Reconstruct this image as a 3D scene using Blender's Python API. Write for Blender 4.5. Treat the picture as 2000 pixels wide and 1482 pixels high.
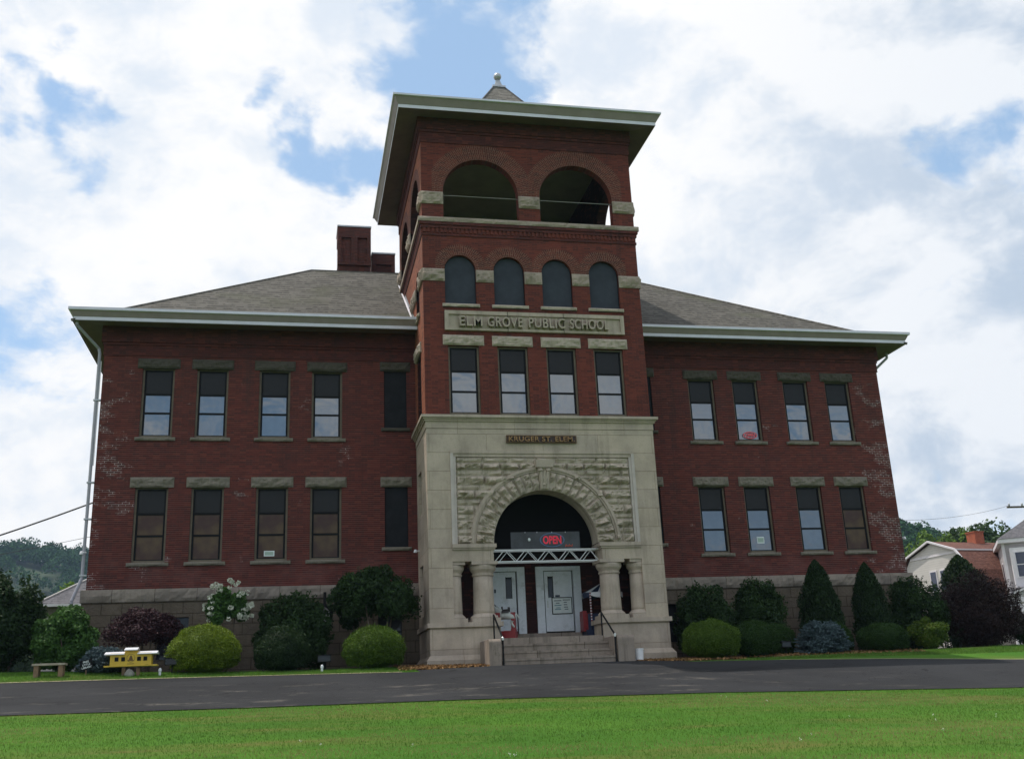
import bpy, math, random
import numpy as np
from mathutils import Vector, Matrix, noise as mnoise
R = math.radians
rng = np.random.default_rng(7)
random.seed(7)
for o in list(bpy.data.objects):
    bpy.data.objects.remove(o)
SC = bpy.context.scene
COL = SC.collection

# ------------------------------------------------------------------ camera, sky, sun, exposure
cam_d = bpy.data.cameras.new('camera')
cam = bpy.data.objects.new('camera', cam_d)
COL.objects.link(cam)
cam_d.sensor_width = 36.0
cam_d.lens = 36.0 * 2012.16 / 2000.0
cam_d.clip_start = 0.1
cam_d.clip_end = 9000
yaw, pit, roll = 0.21421844, 0.30136188, -0.04537792
fw = Vector((math.sin(yaw) * math.cos(pit), math.cos(yaw) * math.cos(pit), math.sin(pit)))
r0 = Vector((math.cos(yaw), -math.sin(yaw), 0))
u0 = r0.cross(fw)
rt = r0 * math.cos(roll) + u0 * math.sin(roll)
up = rt.cross(fw)
M = Matrix((rt, up, -fw)).transposed().to_4x4()
M.translation = Vector((-7.985, -35.174, -0.9456))
cam.matrix_world = M
SC.camera = cam

SUN_DIR = Vector((-0.365, 0.2175, 1.0)).normalized()      # towards the sun: behind the building, a little to the left
SUN_EL = math.asin(SUN_DIR.z)
SUN_AZ = math.atan2(SUN_DIR.x, SUN_DIR.y)
sd = bpy.data.lights.new('sun', 'SUN')
sd.energy = 3.3
sd.angle = R(0.6)
sd.color = (1.0, 0.95, 0.87)
sun = bpy.data.objects.new('sun', sd)
COL.objects.link(sun)
sun.rotation_euler = SUN_DIR.to_track_quat('Z', 'Y').to_euler()
sun.location = (-30, 60, 120)

SC.view_settings.view_transform = 'Standard'
SC.view_settings.look = 'None'
SC.view_settings.exposure = 0.0
SC.view_settings.gamma = 1.0
SC.view_settings.use_curve_mapping = False
SC.cycles.max_bounces = 8
SC.cycles.diffuse_bounces = 4
SC.cycles.transparent_max_bounces = 8

class NT:
    """small helper for node trees"""
    def __init__(s, tree):
        s.t = tree; s.n = tree.nodes; s.l = tree.links
    def add(s, typ, props=None, **ins):
        nd = s.n.new(typ)
        for k, v in (props or {}).items():
            setattr(nd, k, v)
        for k, v in ins.items():
            key = int(k[1:]) if k[0] == '_' and k[1:].isdigit() else k.replace('__', ' ')
            sock = nd.inputs[key]
            if isinstance(v, bpy.types.NodeSocket):
                s.l.new(v, sock)
            else:
                sock.default_value = v
        return nd
    def math(s, op, a, b=None, c=None, clamp=False):
        nd = s.n.new('ShaderNodeMath'); nd.operation = op; nd.use_clamp = clamp
        for i, v in enumerate((a, b, c)):
            if v is None: continue
            if isinstance(v, bpy.types.NodeSocket): s.l.new(v, nd.inputs[i])
            else: nd.inputs[i].default_value = v
        return nd.outputs[0]
    def vmath(s, op, a, b=None, scale=None):
        nd = s.n.new('ShaderNodeVectorMath'); nd.operation = op
        for i, v in enumerate((a, b)):
            if v is None: continue
            if isinstance(v, bpy.types.NodeSocket): s.l.new(v, nd.inputs[i])
            else: nd.inputs[i].default_value = v
        if scale is not None:
            if isinstance(scale, bpy.types.NodeSocket): s.l.new(scale, nd.inputs[3])
            else: nd.inputs[3].default_value = scale
        return nd.outputs['Value'] if op in ('DOT_PRODUCT', 'LENGTH', 'DISTANCE') else nd.outputs[0]
    def mix(s, f, a, b, mode='MIX'):
        nd = s.n.new('ShaderNodeMix'); nd.data_type = 'RGBA'; nd.blend_type = mode; nd.clamp_factor = True
        for i, v in ((0, f), (6, a), (7, b)):
            if isinstance(v, bpy.types.NodeSocket): s.l.new(v, nd.inputs[i])
            else: nd.inputs[i].default_value = v if i == 0 else (*v[:3], 1)
        return nd.outputs[2]
    def ramp(s, v, a, b, lo=0.0, hi=1.0, smooth=True):
        nd = s.n.new('ShaderNodeMapRange'); nd.interpolation_type = 'SMOOTHSTEP' if smooth else 'LINEAR'
        s.l.new(v, nd.inputs[0])
        for i, x in ((1, a), (2, b), (3, lo), (4, hi)): nd.inputs[i].default_value = x
        return nd.outputs[0]
    def noise(s, vec, scale, detail=4, rough=0.55, col=False, dist=0.0):
        nd = s.n.new('ShaderNodeTexNoise'); s.l.new(vec, nd.inputs['Vector'])
        nd.inputs['Scale'].default_value = scale; nd.inputs['Detail'].default_value = detail
        nd.inputs['Roughness'].default_value = rough; nd.inputs['Distortion'].default_value = dist
        return nd.outputs['Color' if col else 'Fac']
    def xyz(s, v):
        nd = s.n.new('ShaderNodeSeparateXYZ'); s.l.new(v, nd.inputs[0]); return nd.outputs
    def comb(s, x, y, z):
        nd = s.n.new('ShaderNodeCombineXYZ')
        for i, v in enumerate((x, y, z)):
            if isinstance(v, bpy.types.NodeSocket): s.l.new(v, nd.inputs[i])
            else: nd.inputs[i].default_value = v
        return nd.outputs[0]

world = bpy.data.worlds.new('World')
SC.world = world
world.use_nodes = True
W = NT(world.node_tree)
W.n.clear()
sky = W.add('ShaderNodeTexSky', {'sky_type': 'NISHITA', 'sun_disc': False, 'sun_elevation': SUN_EL, 'sun_rotation': SUN_AZ,
                                 'altitude': 200.0, 'air_density': 1.0, 'dust_density': 0.6, 'ozone_density': 1.5})
d = W.add('ShaderNodeTexCoord').outputs['Generated']
dx = W.xyz(d)
pl = W.vmath('MULTIPLY', d, (1.0, 1.0, 1.45))
warp = W.vmath('ADD', pl, W.vmath('SCALE', W.vmath('SUBTRACT', W.noise(pl, 4.0, 4, col=True), (0.5, 0.5, 0.5)), scale=0.10))
n1 = W.noise(warp, 5.2, 10, 0.56)
n2 = W.noise(warp, 15.0, 7, 0.6)
cov = W.math('ADD', W.math('MULTIPLY', W.math('SUBTRACT', n1, 0.5), 1.8), W.math('MULTIPLY', W.math('SUBTRACT', n2, 0.5), 0.68))
cov = W.math('ADD', cov, 0.79)
cov = W.math('SUBTRACT', cov, W.ramp(W.math('MULTIPLY', dx[1], -1.0), 0.05, 0.55, 0, 0.24))    # the sky is bluer on the side away from the building
def patch(v, amount, width):
    """thinner (negative) or thicker (positive) cloud around one direction of the sky"""
    global cov
    dv = Vector(v).normalized()
    dt = W.vmath('DOT_PRODUCT', W.vmath('NORMALIZE', W.vmath('ADD', d, W.vmath('SCALE', W.noise(d, 9.0, 4, 0.6, col=True), scale=0.16))),
                 (Vector(dv) + Vector((.08, .08, .08))).normalized())
    cov = W.math('ADD', cov, W.ramp(dt, math.cos(width), 1.0, 0.0, amount))
for v, a, w in (((0.165, 0.808, 0.566), -0.42, 0.10), ((0.015, 0.835, 0.55), -0.20, 0.09), ((-0.173, 0.86, 0.48), -0.50, 0.065), ((-0.245, 0.83, 0.49), -0.30, 0.05), ((-0.19, 0.83, 0.525), -0.12, 0.05), ((-0.05, 0.835, 0.545), -0.3, 0.05), ((0.06, 0.85, 0.52), -0.16, 0.07),
                ((0.014, 0.881, 0.473), -0.32, 0.06), ((-0.226, 0.801, 0.554), -0.10, 0.05), ((0.37, 0.827, 0.424), -0.24, 0.06), ((0.325, 0.817, 0.476), -0.2, 0.06),
                ((0.545, 0.70, 0.46), -0.17, 0.06), ((0.521, 0.661, 0.54), -0.26, 0.05), ((-0.239, 0.925, 0.296), -0.14, 0.08), ((0.56, 0.79, 0.25), -0.12, 0.1),
                ((0.31, 0.78, 0.54), 0.3, 0.15), ((0.40, 0.76, 0.50), 0.3, 0.16), ((-0.10, 0.86, 0.43), 0.2, 0.14), ((0.42, 0.86, 0.30), 0.25, 0.22), ((-0.1, 0.81, 0.58), 0.2, 0.09), ((-0.09, 0.855, 0.51), 0.2, 0.07)):
    patch(v, a, w)
mask = W.ramp(cov, 0.36, 0.66)
shade = W.ramp(W.noise(W.vmath('ADD', warp, (3.1, 1.7, 0.4)), 7.5, 8, 0.58), 0.36, 0.58)
hor = W.ramp(dx[2], 0.0, 0.35)
cloud = W.mix(shade, (0.76, 0.83, 0.92), (1.0, 1.0, 1.0))
rgt = W.ramp(dx[0], 0.28, 0.62)
cloud = W.mix(W.math('MULTIPLY', rgt, 0.9), cloud, W.mix(shade, (0.50, 0.60, 0.73), (0.86, 0.90, 0.95)))
cloud = W.vmath('SCALE', cloud, scale=10.3)
blue = W.vmath('MULTIPLY', W.mix(hor, (0.95, 1.05, 1.15), (1.0, 1.0, 1.0)), W.vmath('SCALE', sky.outputs[0], scale=1.5))
blue = W.mix(0.55, blue, (4.9, 7.2, 9.9))
bg = W.add('ShaderNodeBackground', Color=W.mix(mask, blue, cloud), Strength=0.1)
wo = W.add('ShaderNodeOutputWorld', Surface=bg.outputs[0])

# ------------------------------------------------------------------ materials
MATS = {}
def newmat(name):
    m = bpy.data.materials.new(name); m.use_nodes = True
    T = NT(m.node_tree); T.n.clear()
    b = T.add('ShaderNodeBsdfPrincipled'); o = T.add('ShaderNodeOutputMaterial', Surface=b.outputs[0])
    MATS[name] = m
    return m, T, b, o
def bump(T, b, h, strength=0.5, dist=0.02):
    nd = T.add('ShaderNodeBump', Height=h, Strength=strength, Distance=dist)
    T.l.new(nd.outputs[0], b.inputs['Normal'])
def objv(T):
    return T.add('ShaderNodeTexCoord').outputs['Object']
def plain(name, col, rough=0.6, metal=0.0, var=0.15, scale=6.0, spec=0.5, dirt=None, bumps=0.0):
    m, T, b, o = newmat(name)
    v = objv(T)
    f = T.ramp(T.noise(v, scale, 6, 0.65), 0.3, 0.7)
    c = T.mix(f, tuple(x * (1 - var) for x in col), tuple(min(1, x * (1 + var)) for x in col))
    if dirt:
        c = T.mix(T.ramp(T.noise(v, scale * 0.35, 8, 0.7), 0.52, 0.7, 0, 0.7), c, dirt)
    T.l.new(c, b.inputs['Base Color'])
    b.inputs['Roughness'].default_value = rough; b.inputs['Metallic'].default_value = metal
    b.inputs['Specular IOR Level'].default_value = spec
    if bumps: bump(T, b, T.noise(v, scale * 4, 5), bumps, 0.01)
    return m
def wallv(T):
    """(along the wall, height) coordinates of a vertical wall facing either axis"""
    v = objv(T); x = T.xyz(v)
    n = T.xyz(T.add('ShaderNodeNewGeometry').outputs['True Normal'])
    side = T.math('GREATER_THAN', T.math('ABSOLUTE', n[0]), 0.6)
    s = T.math('ADD', T.math('MULTIPLY', x[1], side), T.math('MULTIPLY', x[0], T.math('SUBTRACT', 1.0, side)))
    return v, x, s
def brick(name, ca, cb, mortar, uv=False, patches=False, streaks=True):
    m, T, b, o = newmat(name)
    v, x, s = wallv(T)
    if uv:
        vec = T.add('ShaderNodeTexCoord').outputs['UV']
    else:
        vec = T.comb(s, x[2], 0.0)
    bt = T.add('ShaderNodeTexBrick', {'offset': 0.5, 'squash': 1.0}, Vector=vec, Color1=(*ca, 1), Color2=(*cb, 1), Mortar=(0, 0, 0, 1), Scale=1.0)
    for k, val in (('Mortar Size', 0.0075), ('Mortar Smooth', 0.2), ('Brick Width', 0.215), ('Row Height', 0.0688), ('Bias', -0.1)):
        bt.inputs[k].default_value = val
    fac = bt.outputs['Fac']
    col = bt.outputs['Color']
    big = T.noise(v, 0.35, 6, 0.6)
    col = T.mix(T.ramp(big, 0.30, 0.70), T.mix(0.42, col, (0.018, 0.012, 0.012)), col)
    one = T.noise(T.comb(T.math('FLOOR', T.math('DIVIDE', s, 0.215)), T.math('FLOOR', T.math('DIVIDE', x[2], 0.0688)), 0.5), 3.7, 0)
    col = T.mix(T.ramp(one, 0.56, 0.66, 0, 0.5), col, (0.045, 0.018, 0.017))
    col = T.mix(T.ramp(one, 0.40, 0.32, 0, 0.35), col, (0.20, 0.05, 0.035))
    if streaks:
        sv = T.comb(T.math('MULTIPLY', s, 2.2), T.math('MULTIPLY', x[2], 0.16), 0.0)
        st = T.ramp(T.noise(sv, 1.0, 6, 0.65), 0.53, 0.72, 0, 0.55)
        col = T.mix(st, col, (0.03, 0.018, 0.017))
    mcol = T.mix(T.ramp(T.noise(v, 3.0, 4), 0.35, 0.65), tuple(q * 0.75 for q in mortar), mortar)
    if not uv:
        fz = T.math('FRACT', T.math('DIVIDE', x[2], 0.0688))
        bed = T.math('GREATER_THAN', T.math('ABSOLUTE', T.math('SUBTRACT', fz, 0.5)), 0.385)
        mcol = T.mix(bed, tuple(q * 0.9 for q in ca), mcol)
    if patches:
        pv = T.comb(T.math('MULTIPLY', s, 0.9), T.math('MULTIPLY', x[2], 1.5), 0.0)
        pn = T.noise(pv, 0.75, 6, 0.62)
        ax = T.math('ABSOLUTE', x[0])
        edge = T.math('MULTIPLY', T.ramp(ax, 12.2, 14.2, 0, 0.14), T.ramp(x[2], 11.2, 8.6))
        pm = T.ramp(T.math('ADD', pn, edge), 0.63, 0.68)
        lv = T.comb(T.math('MULTIPLY', s, 3.0), T.math('MULTIPLY', T.math('FLOOR', T.math('DIVIDE', x[2], 0.0688)), 7.3), 0.0)
        pm = T.math('MULTIPLY', pm, T.ramp(T.noise(lv, 1.0, 2), 0.42, 0.5))
        mcol = T.mix(pm, mcol, (0.42, 0.35, 0.335))
        wash = T.math('MULTIPLY', T.ramp(T.noise(pv, 1.3, 5, 0.6), 0.44, 0.62), T.math('MULTIPLY', T.ramp(x[2], 2.9, 3.1), T.ramp(x[2], 4.3, 3.5)))
        col = T.mix(T.math('MULTIPLY', wash, 0.35), col, (0.16, 0.07, 0.065))
    col = T.mix(fac, col, mcol)
    T.l.new(col, b.inputs['Base Color'])
    b.inputs['Roughness'].default_value = 0.85
    b.inputs['Specular IOR Level'].default_value = 0.25
    h = T.math('ADD', T.math('SUBTRACT', 1.0, fac), T.math('MULTIPLY', T.noise(v, 45, 3), 0.3))
    bump(T, b, h, 0.6, 0.006)
    return m
BR_A, BR_B = (0.138, 0.027, 0.020), (0.088, 0.020, 0.0165)
brick('wing_brick', BR_A, BR_B, (0.19, 0.09, 0.076), patches=True)
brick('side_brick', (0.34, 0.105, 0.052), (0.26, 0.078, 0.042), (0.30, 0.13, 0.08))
brick('tower_brick', (0.19, 0.040, 0.026), (0.125, 0.029, 0.021), (0.15, 0.06, 0.045))
brick('arch_brick', (0.165, 0.04, 0.027), (0.105, 0.027, 0.021), (0.26, 0.15, 0.11), uv=True, streaks=False)
brick('frieze_brick', (0.115, 0.027, 0.022), (0.08, 0.021, 0.018), (0.10, 0.04, 0.034))
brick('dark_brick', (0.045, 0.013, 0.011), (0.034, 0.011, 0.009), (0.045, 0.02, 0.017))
brick('chimney_brick', (0.125, 0.032, 0.025), (0.08, 0.022, 0.019), (0.15, 0.08, 0.065))

def stone(name, col, block=None, moss=0.5, rockbump=0.0, stain=(0.085, 0.072, 0.05), joint=0.010, mortar=0.42):
    m, T, b, o = newmat(name)
    v, x, s = wallv(T)
    f = T.ramp(T.noise(v, 1.3, 8, 0.65), 0.3, 0.7)
    c = T.mix(f, tuple(q * 0.8 for q in col), tuple(q * 1.15 for q in col))
    grain = T.noise(v, 30, 5, 0.7)
    c = T.mix(T.ramp(grain, 0.3, 0.75, 0, 0.25), c, tuple(q * 0.6 for q in col))
    h = T.math('MULTIPLY', grain, 0.4)
    if block:
        bt = T.add('ShaderNodeTexBrick', {'offset': 0.5}, Vector=T.comb(s, x[2], 0.0), Color1=(0.92, 0.92, 0.92, 1), Color2=(1.05, 1.04, 1.0, 1), Mortar=(mortar, mortar * 0.95, mortar * 0.85, 1), Scale=1.0)
        for k, val in (('Mortar Size', joint), ('Mortar Smooth', 0.3), ('Brick Width', block[0]), ('Row Height', block[1])):
            bt.inputs[k].default_value = val
        c = T.mix(1.0, c, bt.outputs['Color'], 'MULTIPLY')
        h = T.math('SUBTRACT', h, bt.outputs['Fac'])
    if moss:
        sv = T.comb(T.math('MULTIPLY', s, 3.2), T.math('MULTIPLY', x[2], 0.35), 0.0)
        st = T.math('MULTIPLY', T.ramp(T.noise(sv, 1.0, 7, 0.7), 0.46, 0.70), moss)
        c = T.mix(st, c, stain)
        c = T.mix(T.ramp(T.noise(v, 2.6, 8, 0.75), 0.52, 0.72, 0, moss * 0.9), c, (stain[0] * 0.9, stain[1], stain[2] * 0.75))
    T.l.new(c, b.inputs['Base Color'])
    b.inputs['Roughness'].default_value = 0.9
    b.inputs['Specular IOR Level'].default_value = 0.2
    if rockbump:
        h = T.math('ADD', h, T.math('MULTIPLY', T.noise(v, 5.0, 8, 0.65, dist=0.6), rockbump * 6))
    bump(T, b, h, 0.7, 0.02)
    return m
stone('porch_stone', (0.485, 0.402, 0.33), (1.9, 0.62), 0.26, mortar=0.7, joint=0.008, stain=(0.12, 0.098, 0.065))
stone('column_stone', (0.475, 0.392, 0.318), None, 0.35, stain=(0.12, 0.098, 0.065))
stone('trim_stone', (0.475, 0.393, 0.322), None, 0.35)
stone('rock_stone', (0.51, 0.43, 0.35), None, 0.5, 0.25, stain=(0.115, 0.10, 0.055))
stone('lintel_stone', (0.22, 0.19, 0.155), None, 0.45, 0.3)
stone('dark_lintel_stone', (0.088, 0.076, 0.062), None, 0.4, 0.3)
stone('belt_stone', (0.38, 0.305, 0.25), None, 0.3, 0.3)
stone('foundation_stone', (0.14, 0.112, 0.085), (0.62, 0.36), 0.5, 0.8, joint=0.016, mortar=0.55)
stone('water_table_stone', (0.27, 0.228, 0.195), (1.3, 3.0), 0.35, 0.3)
stone('step_stone', (0.31, 0.255, 0.215), (1.6, 5.0), 0.6)
plain('strip_stone', (0.50, 0.44, 0.40), 0.85, var=0.1, scale=2)
plain('white_paint', (0.72, 0.68, 0.73), 0.55, var=0.06, dirt=(0.50, 0.47, 0.46), scale=2)
plain('cornice_paint', (0.255, 0.205, 0.192), 0.6, var=0.08, scale=2)
plain('belfry_board', (0.34, 0.30, 0.235), 0.8, var=0.1, scale=1.2)
plain('soffit_paint', (0.150, 0.105, 0.082), 0.7, var=0.12, scale=1.5)
plain('pipe_grey', (0.33, 0.32, 0.36), 0.4, var=0.1)
plain('gutter_paint', (0.66, 0.63, 0.72), 0.4, var=0.06, scale=2)
plain('vent_dark', (0.10, 0.09, 0.065), 0.8)
plain('frame_brown', (0.135, 0.105, 0.072), 0.65, var=0.15)
plain('frame_black', (0.011, 0.011, 0.012), 0.6, spec=0.1)
plain('board_dark', (0.022, 0.0225, 0.026), 0.8, var=0.2, scale=2, spec=0.1)
plain('board_slate', (0.050, 0.055, 0.070), 0.8, var=0.18, scale=1.2, spec=0.1)
plain('black_metal', (0.010, 0.010, 0.011), 0.5, spec=0.2)
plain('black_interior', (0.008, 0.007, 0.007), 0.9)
plain('door_white', (0.72, 0.74, 0.80), 0.45, var=0.05, dirt=(0.42, 0.44, 0.45))
plain('silver_metal', (0.62, 0.63, 0.62), 0.35, 0.7, var=0.05)
plain('lead_metal', (0.42, 0.43, 0.45), 0.45, 0.6, var=0.15)
plain('red_paint', (0.23, 0.012, 0.016), 0.4)
plain('white_plastic', (0.76, 0.75, 0.78), 0.4, var=0.04)
plain('navy_paint', (0.018, 0.028, 0.07), 0.5)
plain('paper_white', (0.74, 0.78, 0.78), 0.7, var=0.03)
plain('paper_green', (0.34, 0.44, 0.38), 0.7, var=0.03)
plain('ink', (0.05, 0.07, 0.10), 0.7)
plain('ink_teal', (0.10, 0.25, 0.32), 0.7)
plain('yellow_paint', (0.62, 0.40, 0.035), 0.5, var=0.08)
plain('brown_paint', (0.13, 0.07, 0.02), 0.6)
plain('wood_post', (0.21, 0.13, 0.075), 0.8, var=0.25)
plain('wood_weathered', (0.36, 0.31, 0.24), 0.85, var=0.2)
plain('gold_letter', (0.30, 0.165, 0.06), 0.5, var=0.25)
plain('sign_board', (0.035, 0.016, 0.012), 0.6)
plain('boulder', (0.23, 0.22, 0.19), 0.9, var=0.25, bumps=0.5)
plain('horse_paint', (0.42, 0.43, 0.40), 0.45, var=0.12, scale=9)
plain('saddle_black', (0.025, 0.02, 0.018), 0.5)
plain('banner_grey', (0.035, 0.038, 0.045), 0.4, var=0.5, scale=1.6)
plain('banner_blue', (0.08, 0.13, 0.24), 0.5)
plain('letter_orange', (0.55, 0.07, 0.03), 0.5)
plain('siding_grey', (0.34, 0.32, 0.31), 0.7, var=0.08)
plain('house_white', (0.74, 0.70, 0.72), 0.6, var=0.05)
plain('house_glass', (0.05, 0.06, 0.10), 0.1)
plain('bark', (0.10, 0.075, 0.055), 0.9, var=0.3, bumps=0.6)
plain('cable_black', (0.02, 0.02, 0.02), 0.7)
plain('soil', (0.045, 0.033, 0.024), 0.95, var=0.3, scale=4, bumps=0.6)
plain('sand', (0.33, 0.27, 0.18), 0.95, var=0.25, scale=8)
def emit(name, col, st):
    m, T, b, o = newmat(name)
    b.inputs['Base Color'].default_value = (*col, 1)
    b.inputs['Emission Color'].default_value = (*col, 1); b.inputs['Emission Strength'].default_value = st
    return m
emit('neon_red', (0.55, 0.05, 0.06), 0.22)
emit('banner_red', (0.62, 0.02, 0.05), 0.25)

def siding(name, col, step=0.16):
    m, T, b, o = newmat(name)
    v = objv(T); x = T.xyz(v)
    w = T.math('FRACT', T.math('DIVIDE', x[2], step))
    c = T.mix(T.ramp(w, 0.0, 0.14), tuple(q * 0.55 for q in col), col)
    c = T.mix(T.ramp(T.noise(v, 0.9, 6), 0.4, 0.7, 0, 0.3), c, tuple(q * 0.75 for q in col))
    T.l.new(c, b.inputs['Base Color']); b.inputs['Roughness'].default_value = 0.7
    bump(T, b, w, 0.4, 0.02)
    return m
siding('siding_white', (0.66, 0.62, 0.58)); siding('siding_pale', (0.46, 0.43, 0.43), 0.13)

def shingles(name, ca, cb, row_shade, w=0.26, h=0.16, stain=None):
    m, T, b, o = newmat(name)
    v = objv(T); x = T.xyz(v)
    n = T.xyz(T.add('ShaderNodeNewGeometry').outputs['True Normal'])
    side = T.math('GREATER_THAN', T.math('ABSOLUTE', n[0]), T.math('ABSOLUTE', n[1]))
    s = T.math('ADD', T.math('MULTIPLY', x[1], side), T.math('MULTIPLY', x[0], T.math('SUBTRACT', 1.0, side)))
    jit = T.math('MULTIPLY', T.math('SUBTRACT', T.noise(v, 2.2, 4, 0.7), 0.5), 0.16)
    vec = T.comb(T.math('ADD', s, T.math('MULTIPLY', jit, 2.0)), T.math('ADD', T.math('MULTIPLY', x[2], 1.75), jit), 0.0)
    bt = T.add('ShaderNodeTexBrick', {'offset': 0.5}, Vector=vec, Color1=(*ca, 1), Color2=(*cb, 1), Mortar=(*ca, 1), Scale=1.0)
    for k, val in (('Mortar Size', 0.002), ('Mortar Smooth', 0.4), ('Brick Width', w), ('Row Height', h), ('Bias', 0.0)):
        bt.inputs[k].default_value = val
    zc = T.math('ADD', T.math('MULTIPLY', x[2], 1.75), jit)
    rowf = T.math('FRACT', T.math('DIVIDE', zc, h))
    dn = T.noise(T.comb(T.math('MULTIPLY', s, 3.2), T.math('MULTIPLY', T.math('FLOOR', T.math('DIVIDE', zc, h)), 5.3), 0.0), 1.0, 3, 0.6)
    dash = T.math('MULTIPLY', T.ramp(rowf, 0.42, 0.12), T.ramp(dn, 0.44, 0.54))
    c = T.mix(T.ramp(T.noise(v, 0.5, 7, 0.6), 0.35, 0.7, 0, 0.35), bt.outputs['Color'], tuple(q * 0.6 for q in ca))
    c = T.mix(T.math('MULTIPLY', dash, 0.85), c, row_shade)  # dark dashes paint the shadow under each shingle row into the colour
    c = T.mix(T.ramp(T.noise(v, 5.0, 4, 0.7), 0.45, 0.7, 0, 0.45), c, tuple(q * 1.6 for q in ca))
    if stain:
        c = T.mix(T.ramp(T.noise(v, 0.33, 5), 0.5, 0.72, 0, 0.5), c, stain)
    T.l.new(c, b.inputs['Base Color']); b.inputs['Roughness'].default_value = 0.9
    b.inputs['Specular IOR Level'].default_value = 0.2
    bump(T, b, T.math('SUBTRACT', T.math('SUBTRACT', 1.0, rowf), dash), 0.8, 0.03)
    return m
shingles('roof_shingle', (0.080, 0.074, 0.064), (0.118, 0.109, 0.095), (0.018, 0.0165, 0.015), 0.42, 0.36, stain=(0.075, 0.08, 0.045))
shingles('spire_shingle', (0.15, 0.14, 0.125), (0.19, 0.175, 0.155), (0.05, 0.045, 0.04), 0.24, 0.2)
shingles('red_shingle', (0.135, 0.062, 0.048), (0.17, 0.08, 0.06), (0.07, 0.03, 0.025), 0.3, 0.2)
shingles('grey_shingle', (0.12, 0.115, 0.125), (0.14, 0.135, 0.145), (0.06, 0.06, 0.065), 0.3, 0.2)

def glass(name, col, refl=0.5, rough=0.03, var=None, fm=1.6):
    """a window pane: what hangs close behind the glass shows through, the glass mirrors the sky"""
    m, T, b, o = newmat(name)
    v = objv(T)
    c = T.mix(T.ramp(T.noise(v, 1.1, 4), 0.35, 0.65), tuple(q * 0.8 for q in col), var or tuple(q * 1.15 for q in col))
    T.l.new(c, b.inputs['Base Color'])
    b.inputs['Roughness'].default_value = 0.6; b.inputs['Specular IOR Level'].default_value = 0.2
    gl = T.add('ShaderNodeBsdfGlossy', Color=(0.92, 0.95, 1.0, 1), Roughness=rough)
    fr = T.add('ShaderNodeFresnel', IOR=1.55)
    f = T.math('ADD', T.math('MULTIPLY', fr.outputs[0], fm), refl * 0.22, clamp=True)
    bump_n = T.add('ShaderNodeBump', Height=T.noise(v, 1.4, 2), Strength=0.12, Distance=0.05)
    T.l.new(bump_n.outputs[0], gl.inputs['Normal'])
    mx = T.add('ShaderNodeMixShader', Fac=f); T.l.new(b.outputs[0], mx.inputs[1]); T.l.new(gl.outputs[0], mx.inputs[2])
    T.l.new(mx.outputs[0], o.inputs[0])
    return m
glass('glass_sky', (0.055, 0.077, 0.105), 0.48)
glass('glass_pale', (0.075, 0.082, 0.10), 0.25)
glass('glass_brown', (0.085, 0.045, 0.037), 0.0, 0.12, var=(0.12, 0.08, 0.042), fm=0.12)
glass('glass_dusk', (0.055, 0.048, 0.050), 0.05)
glass('panel_dark', (0.013, 0.0115, 0.012), 0.0, 0.3, fm=0.2)
glass('pane_black', (0.012, 0.012, 0.014), 0.0, fm=0.5)

def leafmat(name, ca, cb, cc=None, trans=0.25, rough=0.62, spec=0.2):
    m, T, b, o = newmat(name)
    a = T.add('ShaderNodeAttribute', {'attribute_name': 'rnd'}).outputs['Fac']
    v = objv(T)
    c = T.mix(a, ca, cb)
    if cc is not None:
        c = T.mix(T.ramp(a, 0.72, 0.98), c, cc)
    c = T.mix(T.ramp(T.noise(v, 1.7, 3), 0.4, 0.65, 0, 0.4), c, tuple(q * 0.6 for q in ca))
    T.l.new(c, b.inputs['Base Color']); b.inputs['Roughness'].default_value = rough
    b.inputs['Specular IOR Level'].default_value = spec
    if trans:
        tr = T.add('ShaderNodeBsdfTranslucent', Color=c)
        mx = T.add('ShaderNodeMixShader', Fac=trans); T.l.new(b.outputs[0], mx.inputs[1]); T.l.new(tr.outputs[0], mx.inputs[2])
        T.l.new(mx.outputs[0], o.inputs[0])
    return m
leafmat('leaf_dark', (0.020, 0.042, 0.013), (0.042, 0.082, 0.022))
leafmat('leaf_green', (0.045, 0.105, 0.024), (0.085, 0.175, 0.038))
leafmat('leaf_evergreen', (0.015, 0.034, 0.012), (0.034, 0.066, 0.018))
leafmat('leaf_globe', (0.020, 0.052, 0.010), (0.042, 0.088, 0.015))
leafmat('leaf_lime', (0.115, 0.175, 0.014), (0.19, 0.25, 0.02))
leafmat('leaf_moss', (0.062, 0.115, 0.012), (0.105, 0.175, 0.018))
leafmat('leaf_yellow', (0.065, 0.115, 0.014), (0.11, 0.165, 0.02), (0.18, 0.20, 0.028))
leafmat('leaf_purple', (0.032, 0.013, 0.016), (0.075, 0.032, 0.038), trans=0.12)
leafmat('leaf_maroon', (0.018, 0.009, 0.009), (0.040, 0.018, 0.016), (0.05, 0.042, 0.024), trans=0.12)
leafmat('leaf_blue', (0.055, 0.085, 0.095), (0.105, 0.15, 0.165), trans=0.05)
leafmat('leaf_bright', (0.095, 0.17, 0.022), (0.15, 0.25, 0.035))
leafmat('leaf_tree', (0.035, 0.068, 0.022), (0.065, 0.115, 0.034))
leafmat('leaf_wood', (0.026, 0.070, 0.024), (0.050, 0.112, 0.036), trans=0.1, rough=0.9, spec=0.05)
leafmat('bloom', (0.62, 0.64, 0.52), (0.75, 0.76, 0.66), trans=0.2)
leafmat('grass_blade', (0.080, 0.178, 0.023), (0.148, 0.262, 0.040), (0.26, 0.235, 0.085), trans=0.35, rough=0.7)
leafmat('chip', (0.16, 0.085, 0.035), (0.34, 0.20, 0.085), trans=0.0, rough=0.9)

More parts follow.
